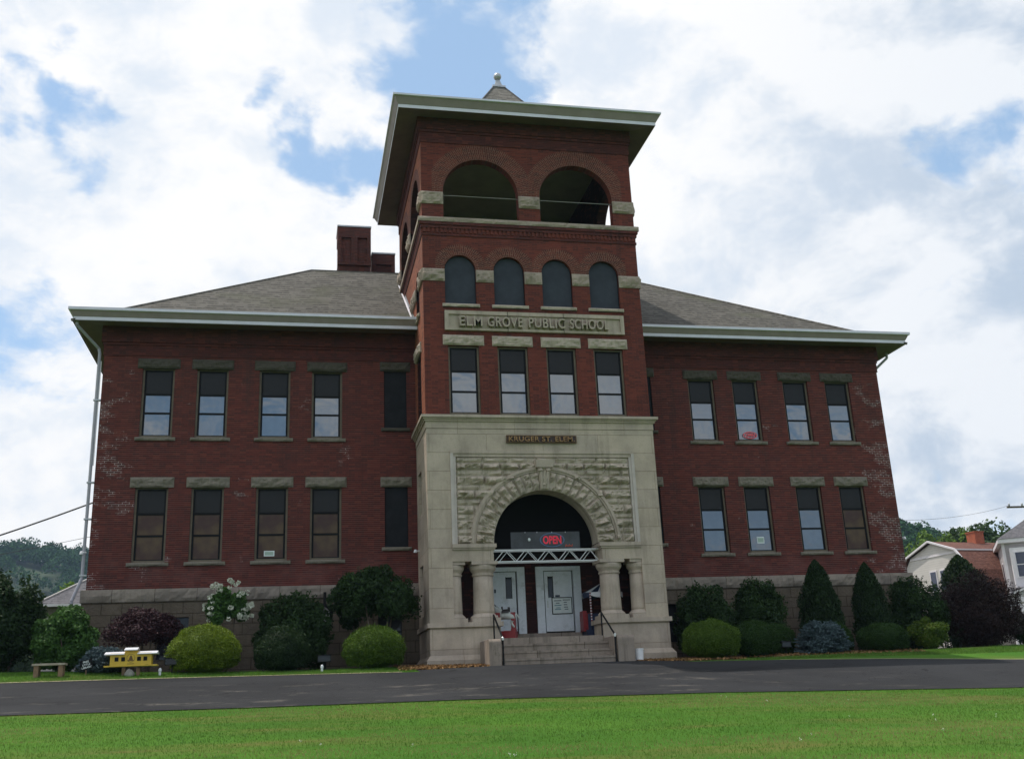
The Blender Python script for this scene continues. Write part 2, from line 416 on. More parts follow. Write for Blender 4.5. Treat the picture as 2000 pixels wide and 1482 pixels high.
# lawn
m, T, b, o = newmat('lawn')
v = objv(T)
c = T.mix(T.ramp(T.noise(v, 0.22, 6, 0.6), 0.35, 0.65), (0.060, 0.165, 0.018), (0.085, 0.20, 0.022))
sv = T.vmath('MULTIPLY', v, (0.35, 1.0, 1.0))
c = T.mix(T.ramp(T.noise(sv, 0.55, 7, 0.65), 0.48, 0.70, 0, 0.8), c, (0.17, 0.155, 0.045))
c = T.mix(T.ramp(T.noise(v, 1.3, 6, 0.7), 0.52, 0.72, 0, 0.5), c, (0.035, 0.10, 0.014))
c = T.mix(T.ramp(T.noise(v, 28, 4, 0.8), 0.45, 0.75, 0, 0.45), c, (0.03, 0.07, 0.012))
c = T.mix(T.ramp(T.xyz(v)[1], 12.0, 18.0), c, (0.075, 0.078, 0.045))
T.l.new(c, b.inputs['Base Color']); b.inputs['Roughness'].default_value = 0.95; b.inputs['Specular IOR Level'].default_value = 0.1
bump(T, b, T.noise(v, 22, 5, 0.7), 0.8, 0.06)
# asphalt
m, T, b, o = newmat('asphalt')
v = objv(T)
c = T.mix(T.ramp(T.noise(v, 0.4, 5), 0.35, 0.65), (0.025, 0.0255, 0.0275), (0.034, 0.0345, 0.037))
c = T.mix(T.ramp(T.noise(v, 60, 3, 0.8), 0.42, 0.7, 0, 0.4), c, (0.05, 0.05, 0.05))
yy = T.xyz(v)
sv = T.vmath('MULTIPLY', v, (0.55, 1.4, 1.0))
st = T.math('MULTIPLY', T.ramp(T.noise(sv, 1.1, 8, 0.75), 0.54, 0.68), T.math('MULTIPLY', T.ramp(yy[1], -6.6, -8.8), T.ramp(yy[0], 9.0, -1.0, 0.15, 1.0)))
c = T.mix(T.math('MULTIPLY', st, 0.75), c, (0.16, 0.145, 0.125))
ck = T.noise(T.vmath('ADD', v, T.vmath('SCALE', T.noise(v, 1.2, 4, col=True), scale=0.8)), 0.55, 2, 0.5)
ck = T.ramp(T.math('ABSOLUTE', T.math('SUBTRACT', ck, 0.5)), 0.006, 0.0, 0, 0.7)
c = T.mix(ck, c, (0.010, 0.010, 0.011))
c = T.mix(T.ramp(T.noise(sv, 0.4, 5), 0.5, 0.7, 0, 0.5), c, (0.017, 0.017, 0.0185))
T.l.new(c, b.inputs['Base Color']); b.inputs['Roughness'].default_value = 0.9; b.inputs['Specular IOR Level'].default_value = 0.12
bump(T, b, T.noise(v, 90, 3, 0.7), 0.5, 0.01)

# ------------------------------------------------------------------ mesh helpers
class MB:
    def __init__(s):
        s.v = []; s.f = []; s.m = []; s.mats = []; s.uv = {}
    def mi(s, mat):
        if mat not in s.mats: s.mats.append(mat)
        return s.mats.index(mat)
    def face(s, pts, mat, uv=None):
        i = len(s.v); s.v.extend([tuple(p) for p in pts])
        s.f.append(tuple(range(i, i + len(pts)))); s.m.append(s.mi(mat))
        if uv: s.uv[len(s.f) - 1] = uv
    def box(s, x0, x1, y0, y1, z0, z1, mat):
        p = [(x0, y0, z0), (x1, y0, z0), (x1, y1, z0), (x0, y1, z0), (x0, y0, z1), (x1, y0, z1), (x1, y1, z1), (x0, y1, z1)]
        i = len(s.v); s.v.extend(p); k = s.mi(mat)
        for f in ((0, 3, 2, 1), (4, 5, 6, 7), (0, 1, 5, 4), (1, 2, 6, 5), (2, 3, 7, 6), (3, 0, 4, 7)):
            s.f.append(tuple(i + q for q in f)); s.m.append(k)
    def bar(s, a, b_, w, mat, n=4, w2=None):
        a = Vector(a); b_ = Vector(b_); d_ = (b_ - a)
        d_.normalize(); ref = Vector((0, 0, 1)) if abs(d_.z) < 0.95 else Vector((0, 1, 0))
        e1 = d_.cross(ref).normalized(); e2 = d_.cross(e1)
        k = s.mi(mat); i = len(s.v); w2 = w if w2 is None else w2
        for P, ww in ((a, w), (b_, w2)):
            for j in range(n):
                t = 2 * math.pi * (j + 0.5) / n
                s.v.append(tuple(P + e1 * math.cos(t) * ww + e2 * math.sin(t) * ww))
        for j in range(n):
            s.f.append((i + j, i + (j + 1) % n, i + n + (j + 1) % n, i + n + j)); s.m.append(k)
        s.f.append(tuple(i + j for j in range(n))[::-1]); s.m.append(k)
        s.f.append(tuple(i + n + j for j in range(n))); s.m.append(k)
    def tube(s, pts, w, mat, n=6):
        for a, b_ in zip(pts[:-1], pts[1:]): s.bar(a, b_, w, mat, n)
    def lathe(s, cx, cy, prof, mat, n=28, sq=False, a0=0.0, a1=2 * math.pi):
        """prof: (radius, z); sq keeps a square section"""
        k = s.mi(mat); i = len(s.v); n_ = 4 if sq else n
        for r_, z in prof:
            for j in range(n_):
                t = a0 + (a1 - a0) * j / n_ + (math.pi / 4 if sq else 0)
                rr = r_ * (math.sqrt(2) if sq else 1)
                s.v.append((cx + rr * math.cos(t), cy + rr * math.sin(t), z))
        for a in range(len(prof) - 1):
            for j in range(n_):
                s.f.append((i + a * n_ + j, i + a * n_ + (j + 1) % n_, i + (a + 1) * n_ + (j + 1) % n_, i + (a + 1) * n_ + j)); s.m.append(k)
        s.f.append(tuple(i + j for j in range(n_))[::-1]); s.m.append(k)
        q = i + (len(prof) - 1) * n_
        s.f.append(tuple(q + j for j in range(n_))); s.m.append(k)
    def build(s, name, parent=None, smooth=False, loc=None, merge=False):
        me = bpy.data.meshes.new(name)
        me.from_pydata(s.v, [], s.f)
        for mt in s.mats: me.materials.append(MATS[mt])
        me.polygons.foreach_set('material_index', s.m)
        if s.uv:
            ul = me.uv_layers.new(name='UVMap')
            for fi, uv in s.uv.items():
                p = me.polygons[fi]
                for li, q in zip(p.loop_indices, uv): ul.data[li].uv = q
        if smooth: me.polygons.foreach_set('use_smooth', [True] * len(s.f))
        me.update()
        o = bpy.data.objects.new(name, me); COL.objects.link(o)
        if parent is not None: o.parent = parent
        if loc is not None: o.location = loc
        return o
def thing(name, label, cat, loc=(0, 0, 0), group=None, rz=0.0):
    o = bpy.data.objects.new(name, None); COL.objects.link(o)
    o.location = loc; o.rotation_euler = (0, 0, rz); o.empty_display_size = 0.3
    o['label'] = label; o['category'] = cat
    if group: o['group'] = group
    return o
def tag(o, label, cat, group=None):
    o['label'] = label; o['category'] = cat
    if group: o['group'] = group
    return o
def kind(o, k):
    o['kind'] = k; return o
def copy_tree(o, parent=None):
    c = o.copy(); COL.objects.link(c)
    if parent is not None: c.parent = parent
    for ch in list(o.children): copy_tree(ch, c)
    return c
def front(y0):
    return lambda s, t, d_: (s, y0 + d_, t)
def leftside(x0):
    return lambda s, t, d_: (x0 + d_, s, t)
def rightside(x0):
    return lambda s, t, d_: (x0 - d_, s, t)
def wall(mb, s0, s1, t0, t1, holes, P, depth, mat, rmat=None):
    """a wall face with openings; hole = (a, b, bottom, top_or_spring, arched)"""
    rmat = rmat or mat
    hb = [(a, b_, c_, dd + ((b_ - a) / 2 if ar else 0)) for a, b_, c_, dd, ar in holes]
    S = sorted({s0, s1, *[q for h in hb for q in h[:2] if s0 < q < s1]})
    Tt = sorted({t0, t1, *[q for h in hb for q in h[2:] if t0 < q < t1]})
    for a, b_ in zip(S[:-1], S[1:]):
        for c_, dd in zip(Tt[:-1], Tt[1:]):
            ms, mt = (a + b_) / 2, (c_ + dd) / 2
            if any(h[0] < ms < h[1] and h[2] < mt < h[3] for h in hb): continue
            mb.face([P(a, c_, 0), P(b_, c_, 0), P(b_, dd, 0), P(a, dd, 0)], mat)
    for a, b_, c_, dd, ar in holes:
        mb.face([P(a, c_, 0), P(a, dd, 0), P(a, dd, depth), P(a, c_, depth)], rmat)
        mb.face([P(b_, c_, 0), P(b_, c_, depth), P(b_, dd, depth), P(b_, dd, 0)], rmat)
        if c_ > t0: mb.face([P(a, c_, 0), P(a, c_, depth), P(b_, c_, depth), P(b_, c_, 0)], rmat)
        if ar:
            r_ = (b_ - a) / 2; cx = (a + b_) / 2; n = 20
            arc = [(cx - r_ * math.cos(math.pi * k / n), dd + r_ * math.sin(math.pi * k / n)) for k in range(n + 1)]
            for (p, q), (p2, q2) in zip(arc[:-1], arc[1:]):
                mb.face([P(p, q, 0), P(p2, q2, 0), P(p2, dd + r_, 0), P(p, dd + r_, 0)], mat)
                mb.face([P(p, q, 0), P(p, q, depth), P(p2, q2, depth), P(p2, q2, 0)], rmat)
        else:
            mb.face([P(a, dd, 0), P(b_, dd, 0), P(b_, dd, depth), P(a, dd, depth)], rmat)
def nz(x, y, z, sc=1.0):
    return mnoise.noise(Vector((x * sc, y * sc, z * sc)))
def rock(mb, s0, s1, t0, t1, P, proud, bulge, mat, seed, cell=0.07, back=0.05, keep=None, margin=0.05):
    """a rock-faced stone: drafted edge, rough bulging face standing proud of the wall"""
    ns = max(3, int((s1 - s0) / cell)); nt = max(3, int((t1 - t0) / cell))
    k = mb.mi(mat); i = len(mb.v)
    for a in range(ns + 1):
        for c_ in range(nt + 1):
            s = s0 + (s1 - s0) * a / ns; t = t0 + (t1 - t0) * c_ / nt
            e = min(s - s0, s1 - s, t - t0, t1 - t) / margin
            e = max(0.0, min(1.0, e))
            h = 0.55 + 0.75 * nz(s * 3.1 + seed * 7.7, t * 5.0 + seed, seed * 3.3) + 0.45 * nz(s * 9 + seed, t * 11, seed * 5.1)
            low = (t1 - t) / (t1 - t0)
            h *= 0.7 + 0.5 * (1 - abs(low - 0.45))
            mb.v.append(P(s, t, -proud - bulge * e * max(0.0, h)))
    for a in range(ns):
        for c_ in range(nt):
            if keep and not keep(s0 + (s1 - s0) * (a + .5) / ns, t0 + (t1 - t0) * (c_ + .5) / nt): continue
            q = i + a * (nt + 1) + c_
            mb.f.append((q, q + nt + 1, q + nt + 2, q + 1)); mb.m.append(k)
    if keep is None:
        for p, q in (((s0, t0), (s1, t0)), ((s1, t0), (s1, t1)), ((s1, t1), (s0, t1)), ((s0, t1), (s0, t0))):
            mb.face([P(*p, -proud), P(*q, -proud), P(*q, back), P(*p, back)], mat)
def ring(mb, cx, cz, ra, rb, P, d0, d1, mat, n=40, th0=0.0, th1=math.pi, uv=False, lim=99):
    """flat annulus standing d0 proud, closed back to d1"""
    for k in range(n):
        a, b_ = th0 + (th1 - th0) * k / n, th0 + (th1 - th0) * (k + 1) / n
        pt = lambda r_, t, dd: P(cx - max(-lim, min(lim, r_ * math.cos(t))), cz + r_ * math.sin(t), dd)
        rm = (ra + rb) / 2
        mb.face([pt(ra, a, d0), pt(ra, b_, d0), pt(rb, b_, d0), pt(rb, a, d0)], mat,
                [(0, a * rm), (0, b_ * rm), (rb - ra, b_ * rm), (rb - ra, a * rm)] if uv else None)
        mb.face([pt(rb, a, d0), pt(rb, b_, d0), pt(rb, b_, d1), pt(rb, a, d1)], mat, [(0, 0)] * 4 if uv else None)
        mb.face([pt(ra, a, d0), pt(ra, a, d1), pt(ra, b_, d1), pt(ra, b_, d0)], mat, [(0, 0)] * 4 if uv else None)
def text_mesh(name, body, mat, width, height, origin, extrude, parent, rotx=math.pi / 2, bold=0.0, spacing=1.0, rot=None):
    cu = bpy.data.curves.new(name, 'FONT'); cu.body = body; cu.extrude = extrude; cu.offset = bold
    cu.space_character = spacing; cu.align_x = 'CENTER'; cu.align_y = 'CENTER'; cu.resolution_u = 4
    t = bpy.data.objects.new(name + '_tmp', cu); COL.objects.link(t)
    dg = bpy.context.evaluated_depsgraph_get(); dg.update()
    me = bpy.data.meshes.new_from_object(t.evaluated_get(dg))
    bpy.data.objects.remove(t); bpy.data.curves.remove(cu)
    co = np.empty(len(me.vertices) * 3); me.vertices.foreach_get('co', co); co = co.reshape(-1, 3)
    mn, mx = co.min(0), co.max(0)
    co[:, 0] = (co[:, 0] - (mn[0] + mx[0]) / 2) * width / (mx[0] - mn[0])
    co[:, 1] = (co[:, 1] - (mn[1] + mx[1]) / 2) * height / (mx[1] - mn[1])
    me.vertices.foreach_set('co', co.ravel()); me.update()
    me.materials.clear(); me.materials.append(MATS[mat]); me.name = name
    o = bpy.data.objects.new(name, me); COL.objects.link(o)
    o.parent = parent; o.location = origin; o.rotation_euler = rot or (rotx, 0, 0)
    return o

# ------------------------------------------------------------------ ground
XB = [-40, -20, -14.4, -12.3, -10.4, -8, -5.5, -3, 3, 5, 15, 40]; ZB = [.6, .5, .37, .27, .2, .15, .15, .1, .05, .05, .09, .1]
XF = [-40, -15.4, -11.6, -7.6, -4.5, -2.4, 2, 3.5, 6, 9.4, 12.6, 14.7, 25, 60]; ZF = [.1, .03, 0, -.05, -.09, -.03, -.03, -.1, -.17, -.29, -.45, -.53, -.85, -1.1]
XE = [-40, 3.2, 5, 6.6, 8.5, 10.4, 12.4, 20, 60]; YE = [-5.3, -5.3, -5.85, -6.25, -6.65, -7.0, -7.4, -8.6, -9.5]    # far edge of the driveway
XN = [-40, -13.7, -8.7, -4.4, 1.5, 9.5, 20, 60]; ZN = [-.7, -.81, -.87, -.9, -.99, -1.2, -1.45, -1.9]
def warp_y(x, v):
    """lane coordinate -> world y (the lane's far edge curves away from the building on the right)"""
    e = np.interp(x, XE, YE)
    w = np.where((v <= -5.3) & (v > -12), -12 + (v + 12) * (e + 12) / 6.7, v)
    return np.where((v > -5.3) & (v < -3.4), e + (v + 5.3) * (-3.4 - e) / 1.9, w)
def g(x, y):
    x = np.asarray(x, float); y = np.asarray(y, float)
    e = np.interp(x, XE, YE)
    v = np.where((y <= e) & (y > -12), -12 + (y + 12) * 6.7 / (e + 12), y)
    v = np.where((y > e) & (y < -3.4), -5.3 + (y - e) * 1.9 / (-3.4 - e), v)
    return g0(x, v)
def g0(x, y):
    x = np.asarray(x, float); y = np.asarray(y, float)
    b_ = np.interp(x, XB, ZB); f_ = np.interp(x, XF, ZF); n_ = np.interp(x, XN, ZN)
    z = np.where(y > -3.4, b_, 0)
    z = np.where((y <= -3.4) & (y > -5.3), f_ + (b_ - f_) * (y + 5.3) / 1.9, z)
    z = np.where((y <= -5.3) & (y > -12), n_ + (f_ - n_) * (y + 12) / 6.7, z)
    z = np.where(y <= -12, n_ + np.maximum(y + 12, -26) * .073, z)
    return z
def gz(x, y): return float(g(x, y))
def sheet(name, xs, ys, zf, mat, off=None):
    xs = np.array(xs, float); ys = np.array(ys, float)
    X, Y = np.meshgrid(xs, ys)
    if zf is None or off is not None: Y = warp_y(X, Y); Z = g(X, Y) + (off or 0)
    else: Z = zf(X, Y)
    vs = np.stack([X, Y, Z], -1).reshape(-1, 3); n = len(xs)
    fs = [(j * n + i, j * n + i + 1, (j + 1) * n + i + 1, (j + 1) * n + i) for j in range(len(ys) - 1) for i in range(n - 1)]
    me = bpy.data.meshes.new(name); me.from_pydata(vs.tolist(), [], fs); me.materials.append(MATS[mat])
    me.polygons.foreach_set('use_smooth', [True] * len(fs)); me.update()
    o = bpy.data.objects.new(name, me); COL.objects.link(o)
    return kind(o, 'structure')
xl = sorted(set([-4000, -1500, -600, -250, -120, -80, -60] + list(np.arange(-50, 50.1, 1.0)) + XB + XF + XN + XE + [60, 80, 120, 250, 600, 1500, 4000]))
yl = [-600, -250, -120, -80, -60, -50, -44, -38] + list(np.arange(-36, -12, 1.5)) + [-12, -10.5, -9, -7.5, -6.2, -5.3, -4.85, -4.4, -3.9, -3.4, -2.5, -1, 0, 5, 15, 25, 40, 70, 120, 250, 500, 1200, 5000]
sheet('lawn_ground', xl, yl, None, 'lawn')
xd = [q for q in xl if -50 <= q <= 50]
drv = sheet('driveway', xd, [q for q in yl if -12 <= q <= -5.3], None, 'asphalt', off=0.02)
apr = sheet('driveway_apron', [q for q in xd if -4.6 < q < 3.9], [-5.3, -4.85, -4.4, -3.9, -3.4, -2.5], None, 'asphalt', off=0.02)
xb1 = [q for q in xd if -17 <= q <= -4]; xb2 = [q for q in xd if 4 <= q <= 17]
sheet('planting_bed', xb1, [-3.4, -2.5, -1, 0], None, 'soil', off=0.012)
sheet('planting_bed', xb2, [-3.4, -2.5, -1, 0], None, 'soil', off=0.012)
xs1 = [q for q in xd if -30 <= q <= -4.6]
me = sheet('sand_edge', xs1, [-5.36, -5.3, -5.24], None, 'sand', off=0.03)
xs2 = [q for q in xd if 6 <= q <= 30]
sheet('sand_edge', xs2, [-5.34, -5.3, -5.27], None, 'sand', off=0.03)

# ------------------------------------------------------------------ leaf meshes (numpy)
def leaf_mesh(name, P, Nrm, size, mat, parent=None, aspect=0.55, flat=0.55, core=None, rnd=None, sizevar=0.35, tri=False, updir=None):
    P = np.asarray(P, float); n = len(P)
    N2 = np.asarray(Nrm, float) * flat + rng.normal(size=(n, 3)) * (1 - flat)
    N2 /= np.linalg.norm(N2, axis=1, keepdims=True) + 1e-9
    A = rng.normal(size=(n, 3)) if updir is None else np.asarray(updir, float) + rng.normal(size=(n, 3)) * 0.35
    A -= N2 * np.sum(A * N2, 1, keepdims=True); A /= np.linalg.norm(A, axis=1, keepdims=True) + 1e-9
    B = np.cross(N2, A)
    L = size * (1 + sizevar * rng.uniform(-1, 1, (n, 1)))
    a, b_ = A * L * 0.5, B * L * 0.5 * aspect
    if tri:
        V = np.stack([P - b_ * 1.0, P + b_ * 1.0, P + a * 2], 1); kk = 3
    else:
        V = np.stack([P - a, P + b_ - a * 0.1, P + a, P - b_ - a * 0.1], 1); kk = 4
    V = V.reshape(-1, 3)
    rn = rng.random(n) if rnd is None else rnd
    fcount = n
    loops = np.arange(n * kk); starts = np.arange(0, n * kk, kk); tot = np.full(n, kk)
    if core is not None:
        cv, cf = core
        base = len(V); V = np.vstack([V, cv])
        cl = np.array(cf).ravel() + base
        starts = np.concatenate([starts, len(loops) + np.arange(0, len(cl), 4)]); loops = np.concatenate([loops, cl])
        tot = np.concatenate([tot, np.full(len(cf), 4)]); rn = np.concatenate([rn, np.full(len(cf), 0.1)]); fcount += len(cf)
    me = bpy.data.meshes.new(name)
    me.vertices.add(len(V)); me.vertices.foreach_set('co', V.ravel())
    me.loops.add(len(loops)); me.loops.foreach_set('vertex_index', loops.astype(np.int32))
    me.polygons.add(fcount); me.polygons.foreach_set('loop_start', starts.astype(np.int32)); me.polygons.foreach_set('loop_total', tot.astype(np.int32))
    at = me.attributes.new('rnd', 'FLOAT', 'FACE'); at.data.foreach_set('value', rn.astype(np.float32))
    me.materials.append(MATS[mat]); me.update(); me.validate()
    o = bpy.data.objects.new(name, me); COL.objects.link(o)
    if parent is not None: o.parent = parent
    return o
def dirs(n):
    v = rng.normal(size=(n, 3)); return v / np.linalg.norm(v, axis=1, keepdims=True)
def core_mesh(c, r, nu=14, nv=9, wob=0.12, shape=None):
    vs, fs = [], []
    for j in range(nv + 1):
        th = math.pi * j / nv
        for i in range(nu):
            ph = 2 * math.pi * i / nu
            q = 1 + wob * nz(math.cos(ph) * 1.7 + c[0], math.sin(ph) * 1.7 + c[1], th * 1.5)
            dd = np.array([math.sin(th) * math.cos(ph), math.sin(th) * math.sin(ph), math.cos(th)])
            if shape is not None: vs.append(shape(dd) * q)
            else: vs.append(np.array(c) + dd * np.array(r) * q)
    for j in range(nv):
        for i in range(nu):
            fs.append((j * nu + i, j * nu + (i + 1) % nu, (j + 1) * nu + (i + 1) % nu, (j + 1) * nu + i))
    return np.array(vs), fs
def globe(name, x, y, r, top, mat, label, group, n=9000, size=0.055, squash=1.0, ry=None, cat='shrub', zb=None):
    """a clipped ball of fine foliage on a short stem"""
    n = int(n * 1.5)
    z0 = gz(x, y) if zb is None else zb
    t = thing(name, label, cat, (x, y, z0), group)
    h = top - z0; cz = h * 0.42; rz = h - cz
    d_ = dirs(n); d_ = d_[d_[:, 2] > -0.93]; n = len(d_)
    low = np.where(d_[:, 2] < 0, cz / rz, 1.0)
    rr = np.array([1 + 0.13 * nz(*(q * 1.8 + x)) + 0.08 * nz(*(q * 5.0 + y)) + 0.035 * nz(*(q * 13.0 + y)) for q in d_])
    sup = d_.copy()                       # a little boxier than a sphere
    P = sup * rr[:, None] * (0.90 + 0.12 * rng.random((n, 1)) ** 1.4) * np.where(rng.random((n, 1)) < 0.03, 1.06, 1.0)
    dn = d_[:, 2] < 0; hz_ = np.hypot(P[:, 0], P[:, 1]) + 1e-6; tgt = (1 - 0.24 * np.abs(d_[:, 2]) ** 1.6) * (0.90 + 0.12 * rng.random(n)) * rr
    sc_ = np.where(dn & (d_[:, 2] > -0.86), tgt / hz_, 1.0); P[:, 0] *= sc_; P[:, 1] *= sc_
    P = P * np.array([r, ry or r, rz]); P[:, 2] = P[:, 2] * low + cz
    c = core_mesh((0, 0, cz), (r * 0.80, (ry or r) * 0.80, rz * 0.82), wob=0.06)
    leaf_mesh('foliage', P, d_ + np.array([0, 0, 0.3]), size, mat, t, 0.42, 0.30, core=c)
    mb = MB(); mb.bar((0, 0, -0.05), (0, 0, cz * 0.7), 0.05, 'bark', 7); mb.build('stem', t)
    return t
def loose(name, x, y, rx, top, mat, label, group, bottom=0.0, n=9000, size=0.12, clumps=26, ry=None, trunks=3, cat='shrub', core=0.6, aspect=0.55, zb=None, lean=0.0, flatten=0.0):
    """a free-growing shrub: leafy clumps over several stems"""
    z0 = gz(x, y) if zb is None else zb
    t = thing(name, label, cat, (x, y, z0), group)
    n = int(n * 2.3); clumps = int(clumps * 1.5)
    h = top - z0; b0 = bottom; cz = b0 + (h - b0) * 0.46; rz = (h - b0) * 0.52; ry = ry or rx * 0.8
    Ps, Ns, rn = [], [], []
    cs = dirs(clumps)
    for q in cs:
        if bottom > 0 and q[2] < -0.55: q = q * np.array([1, 1, -0.6])
        rad = rng.uniform(0.20, 0.36); m_ = int(n / clumps * rng.uniform(0.6, 1.4))
        cc = q * (1 - rad) * rng.uniform(0.80, 1.08) if rng.random() < 0.78 else q * rng.uniform(0.1, 0.6)
        dd = dirs(m_); rr = rng.uniform(0.35, 1.0, (m_, 1)) ** 0.5
        Ps.append(cc + dd * rad * rr * np.array([1, 1, 1 - flatten])); Ns.append(dd + q * 0.5 + np.array([0, 0, 0.4])); rn.append(np.clip(rng.random(m_) * 0.65 + rng.random() * 0.35, 0, 1))
    # a few stray shoots past the outline
    for q in dirs(int(clumps * 0.4)):
        if q[2] < -0.1: continue
        m_ = 14; tt = rng.uniform(0.82, 1.0, (m_, 1))
        Ps.append(q * tt + rng.normal(size=(m_, 3)) * 0.03); Ns.append(rng.normal(size=(m_, 3)) + q); rn.append(rng.random(m_))
    P = np.vstack(Ps) * np.array([rx, ry, rz])
    wide = np.where(P[:, 2] < 0, 1 + 0.10 * np.minimum(1, -P[:, 2] / rz), 1.0)
    P[:, :2] *= wide[:, None]
    P[:, 2] += cz; P[:, 0] += lean * P[:, 2]
    P[:, 2] = np.where(P[:, 2] < 0.03, rng.uniform(0.02, 0.25, len(P)), P[:, 2])
    c = None
    leaf_mesh('foliage', P, np.vstack(Ns), size, mat, t, aspect, 0.40, core=c, rnd=np.concatenate(rn))
    mb = MB()
    for k in range(trunks):
        a = 2 * math.pi * k / trunks + 0.4
        top_ = Vector((math.cos(a) * rx * 0.45, math.sin(a) * ry * 0.45, cz))
        ft = Vector((math.cos(a) * 0.08 * trunks ** .5, math.sin(a) * 0.08 * trunks ** .5, -0.05))
        mid = ft.lerp(top_, 0.5) + Vector((0.05, 0, 0))
        mb.bar(ft, mid, 0.045, 'bark', 6, 0.035); mb.bar(mid, top_, 0.035, 'bark', 6, 0.015)
    mb.build('stem', t)
    return t
def cone(name, x, y, r, top, mat, label, group, n=9000, size=0.09, cat='shrub', zb=None):
    z0 = gz(x, y) if zb is None else zb
    t = thing(name, label, cat, (x, y, z0), group); h = top - z0
    n = int(n * 1.3); u = rng.random(n) ** 0.9; ph = rng.uniform(0, 2 * math.pi, n)
    prof = lambda u_: (1 - u_ ** 3.4) ** 0.8 * (0.80 + 0.20 * np.minimum(1, (u_ + 0.02) * 4)) * (1.03 - 0.12 * u_)
    lump = np.array([1 + 0.30 * nz(math.cos(a) * 1.5 + x, math.sin(a) * 1.5, b_ * 4) + 0.20 * nz(math.cos(a) * 4, math.sin(a) * 4 + x, b_ * 10) for a, b_ in zip(ph, u)])
    rr = r * prof(u) * lump * (0.80 + 0.26 * rng.random(n) ** 1.5)
    P = np.stack([rr * np.cos(ph), rr * np.sin(ph), 0.03 + u * h * 0.985], 1)
    N_ = np.stack([np.cos(ph), np.sin(ph), np.full(n, 0.5)], 1)
    vs, fs = [], []
    for j in range(11):
        for i in range(12):
            a = 2 * math.pi * i / 12; uu = j / 10
            vs.append((r * 0.70 * prof(np.array(uu)) * math.cos(a), r * 0.70 * prof(np.array(uu)) * math.sin(a), 0.03 + uu * h * 0.96))
    for j in range(10):
        for i in range(12): fs.append((j * 12 + i, j * 12 + (i + 1) % 12, (j + 1) * 12 + (i + 1) % 12, (j + 1) * 12 + i))
    leaf_mesh('foliage', P, N_, size, mat, t, 0.45, 0.35, core=(np.array(vs, float), fs), updir=N_ * 0.4 + np.array([0, 0, 1]))
    mb = MB(); mb.bar((0, 0, -0.05), (0, 0, h * 0.5), 0.06, 'bark', 7, 0.02); mb.build('trunk', t)
    return t
def spruce_mound(name, x, y, r, top, label, group, n=9000):
    """low mounding blue spruce: tiers of drooping needle sprays"""
    z0 = gz(x, y); h = top - z0
    t = thing(name, label, 'shrub', (x, y, z0), group)
    Ps, Ns, Us = [], [], []
    for k in range(260):
        a = rng.uniform(0, 2 * math.pi); u = rng.random() ** 0.8
        el = u; rr = r * math.sqrt(max(0, 1 - (el * 0.93) ** 2)) * rng.uniform(0.85, 1.06)
        tip = np.array([math.cos(a) * rr, math.sin(a) * rr * 0.85, max(0.05, h * el * rng.uniform(0.9, 1.03))])
        root = np.array([tip[0] * 0.55, tip[1] * 0.55, tip[2] * 0.9])
        m_ = int(n * 1.6) // 260; tt = rng.random(m_)[:, None]
        wid = 0.10 * (1.15 - tt)
        P = root + (tip - root) * tt + rng.normal(size=(m_, 3)) * wid * np.array([1, 1, 0.35])
        Ps.append(P); Ns.append(np.tile([0, 0, 1.0], (m_, 1)) + rng.normal(size=(m_, 3)) * 0.4); Us.append(np.tile(tip - root, (m_, 1)) * 3)
    P = np.vstack(Ps); P[:, 2] = np.maximum(P[:, 2], 0.02)
    leaf_mesh('foliage', P, np.vstack(Ns), 0.085, 'leaf_blue', t, 0.30, 0.5, core=core_mesh((0, 0, h * 0.25), (r * 0.5, r * 0.45, h * 0.42)), updir=np.vstack(Us))
    mb = MB(); mb.bar((0, 0, -0.05), (0, 0, h * 0.5), 0.05, 'bark', 6); mb.build('stem', t)
    return t
def tree(name, x, y, z0, r, top, mat, label, group, n=7000, size=0.5, clumps=40, crown0=0.3, cat='tree'):
    t = thing(name, label, cat, (x, y, z0), group); h = top - z0
    n = int(n * 1.8); size *= 0.55; clumps = int(clumps * 1.6)
    mb = MB(); mb.bar((0, 0, -0.3), (0.1, 0, h * crown0), r * 0.10, 'bark', 8, r * 0.075)
    tips = []
    for k in range(7):
        a = 2 * math.pi * k / 7 + rng.uniform(-.3, .3); e = rng.uniform(0.5, 0.85)
        tip = (math.cos(a) * r * 0.55, math.sin(a) * r * 0.55, h * e); tips.append(tip)
        mb.bar((0.1, 0, h * crown0 * rng.uniform(0.8, 1.0)), tip, r * 0.05, 'bark', 6, r * 0.015)
    mb.bar((0.1, 0, h * crown0), (0, 0, h * 0.9), r * 0.07, 'bark', 6, r * 0.015)
    mb.build('trunk', t)
    cz = h * (crown0 + 1) / 2; rz = h * (1 - crown0) / 2
    Ps, Ns, rn = [], [], []
    for q in dirs(clumps):
        rad = rng.uniform(0.15, 0.32); m_ = int(n / clumps * rng.uniform(0.5, 1.5))
        cc = q * rng.uniform(0.35, 1.0); dd = dirs(m_)
        Ps.append(cc + dd * rad * rng.uniform(0.4, 1.0, (m_, 1)) ** 0.5); Ns.append(dd + np.array([0, 0, 0.6])); rn.append(np.clip(rng.random(m_) * 0.6 + rng.random() * 0.4, 0, 1))
    P = np.vstack(Ps) * np.array([r, r, rz]); P[:, 2] += cz
    leaf_mesh('crown', P, np.vstack(Ns), size, mat, t, 0.7, 0.45, rnd=np.concatenate(rn), core=core_mesh((0, 0, cz), (r * 0.55, r * 0.55, rz * 0.55), wob=0.4))
    return t

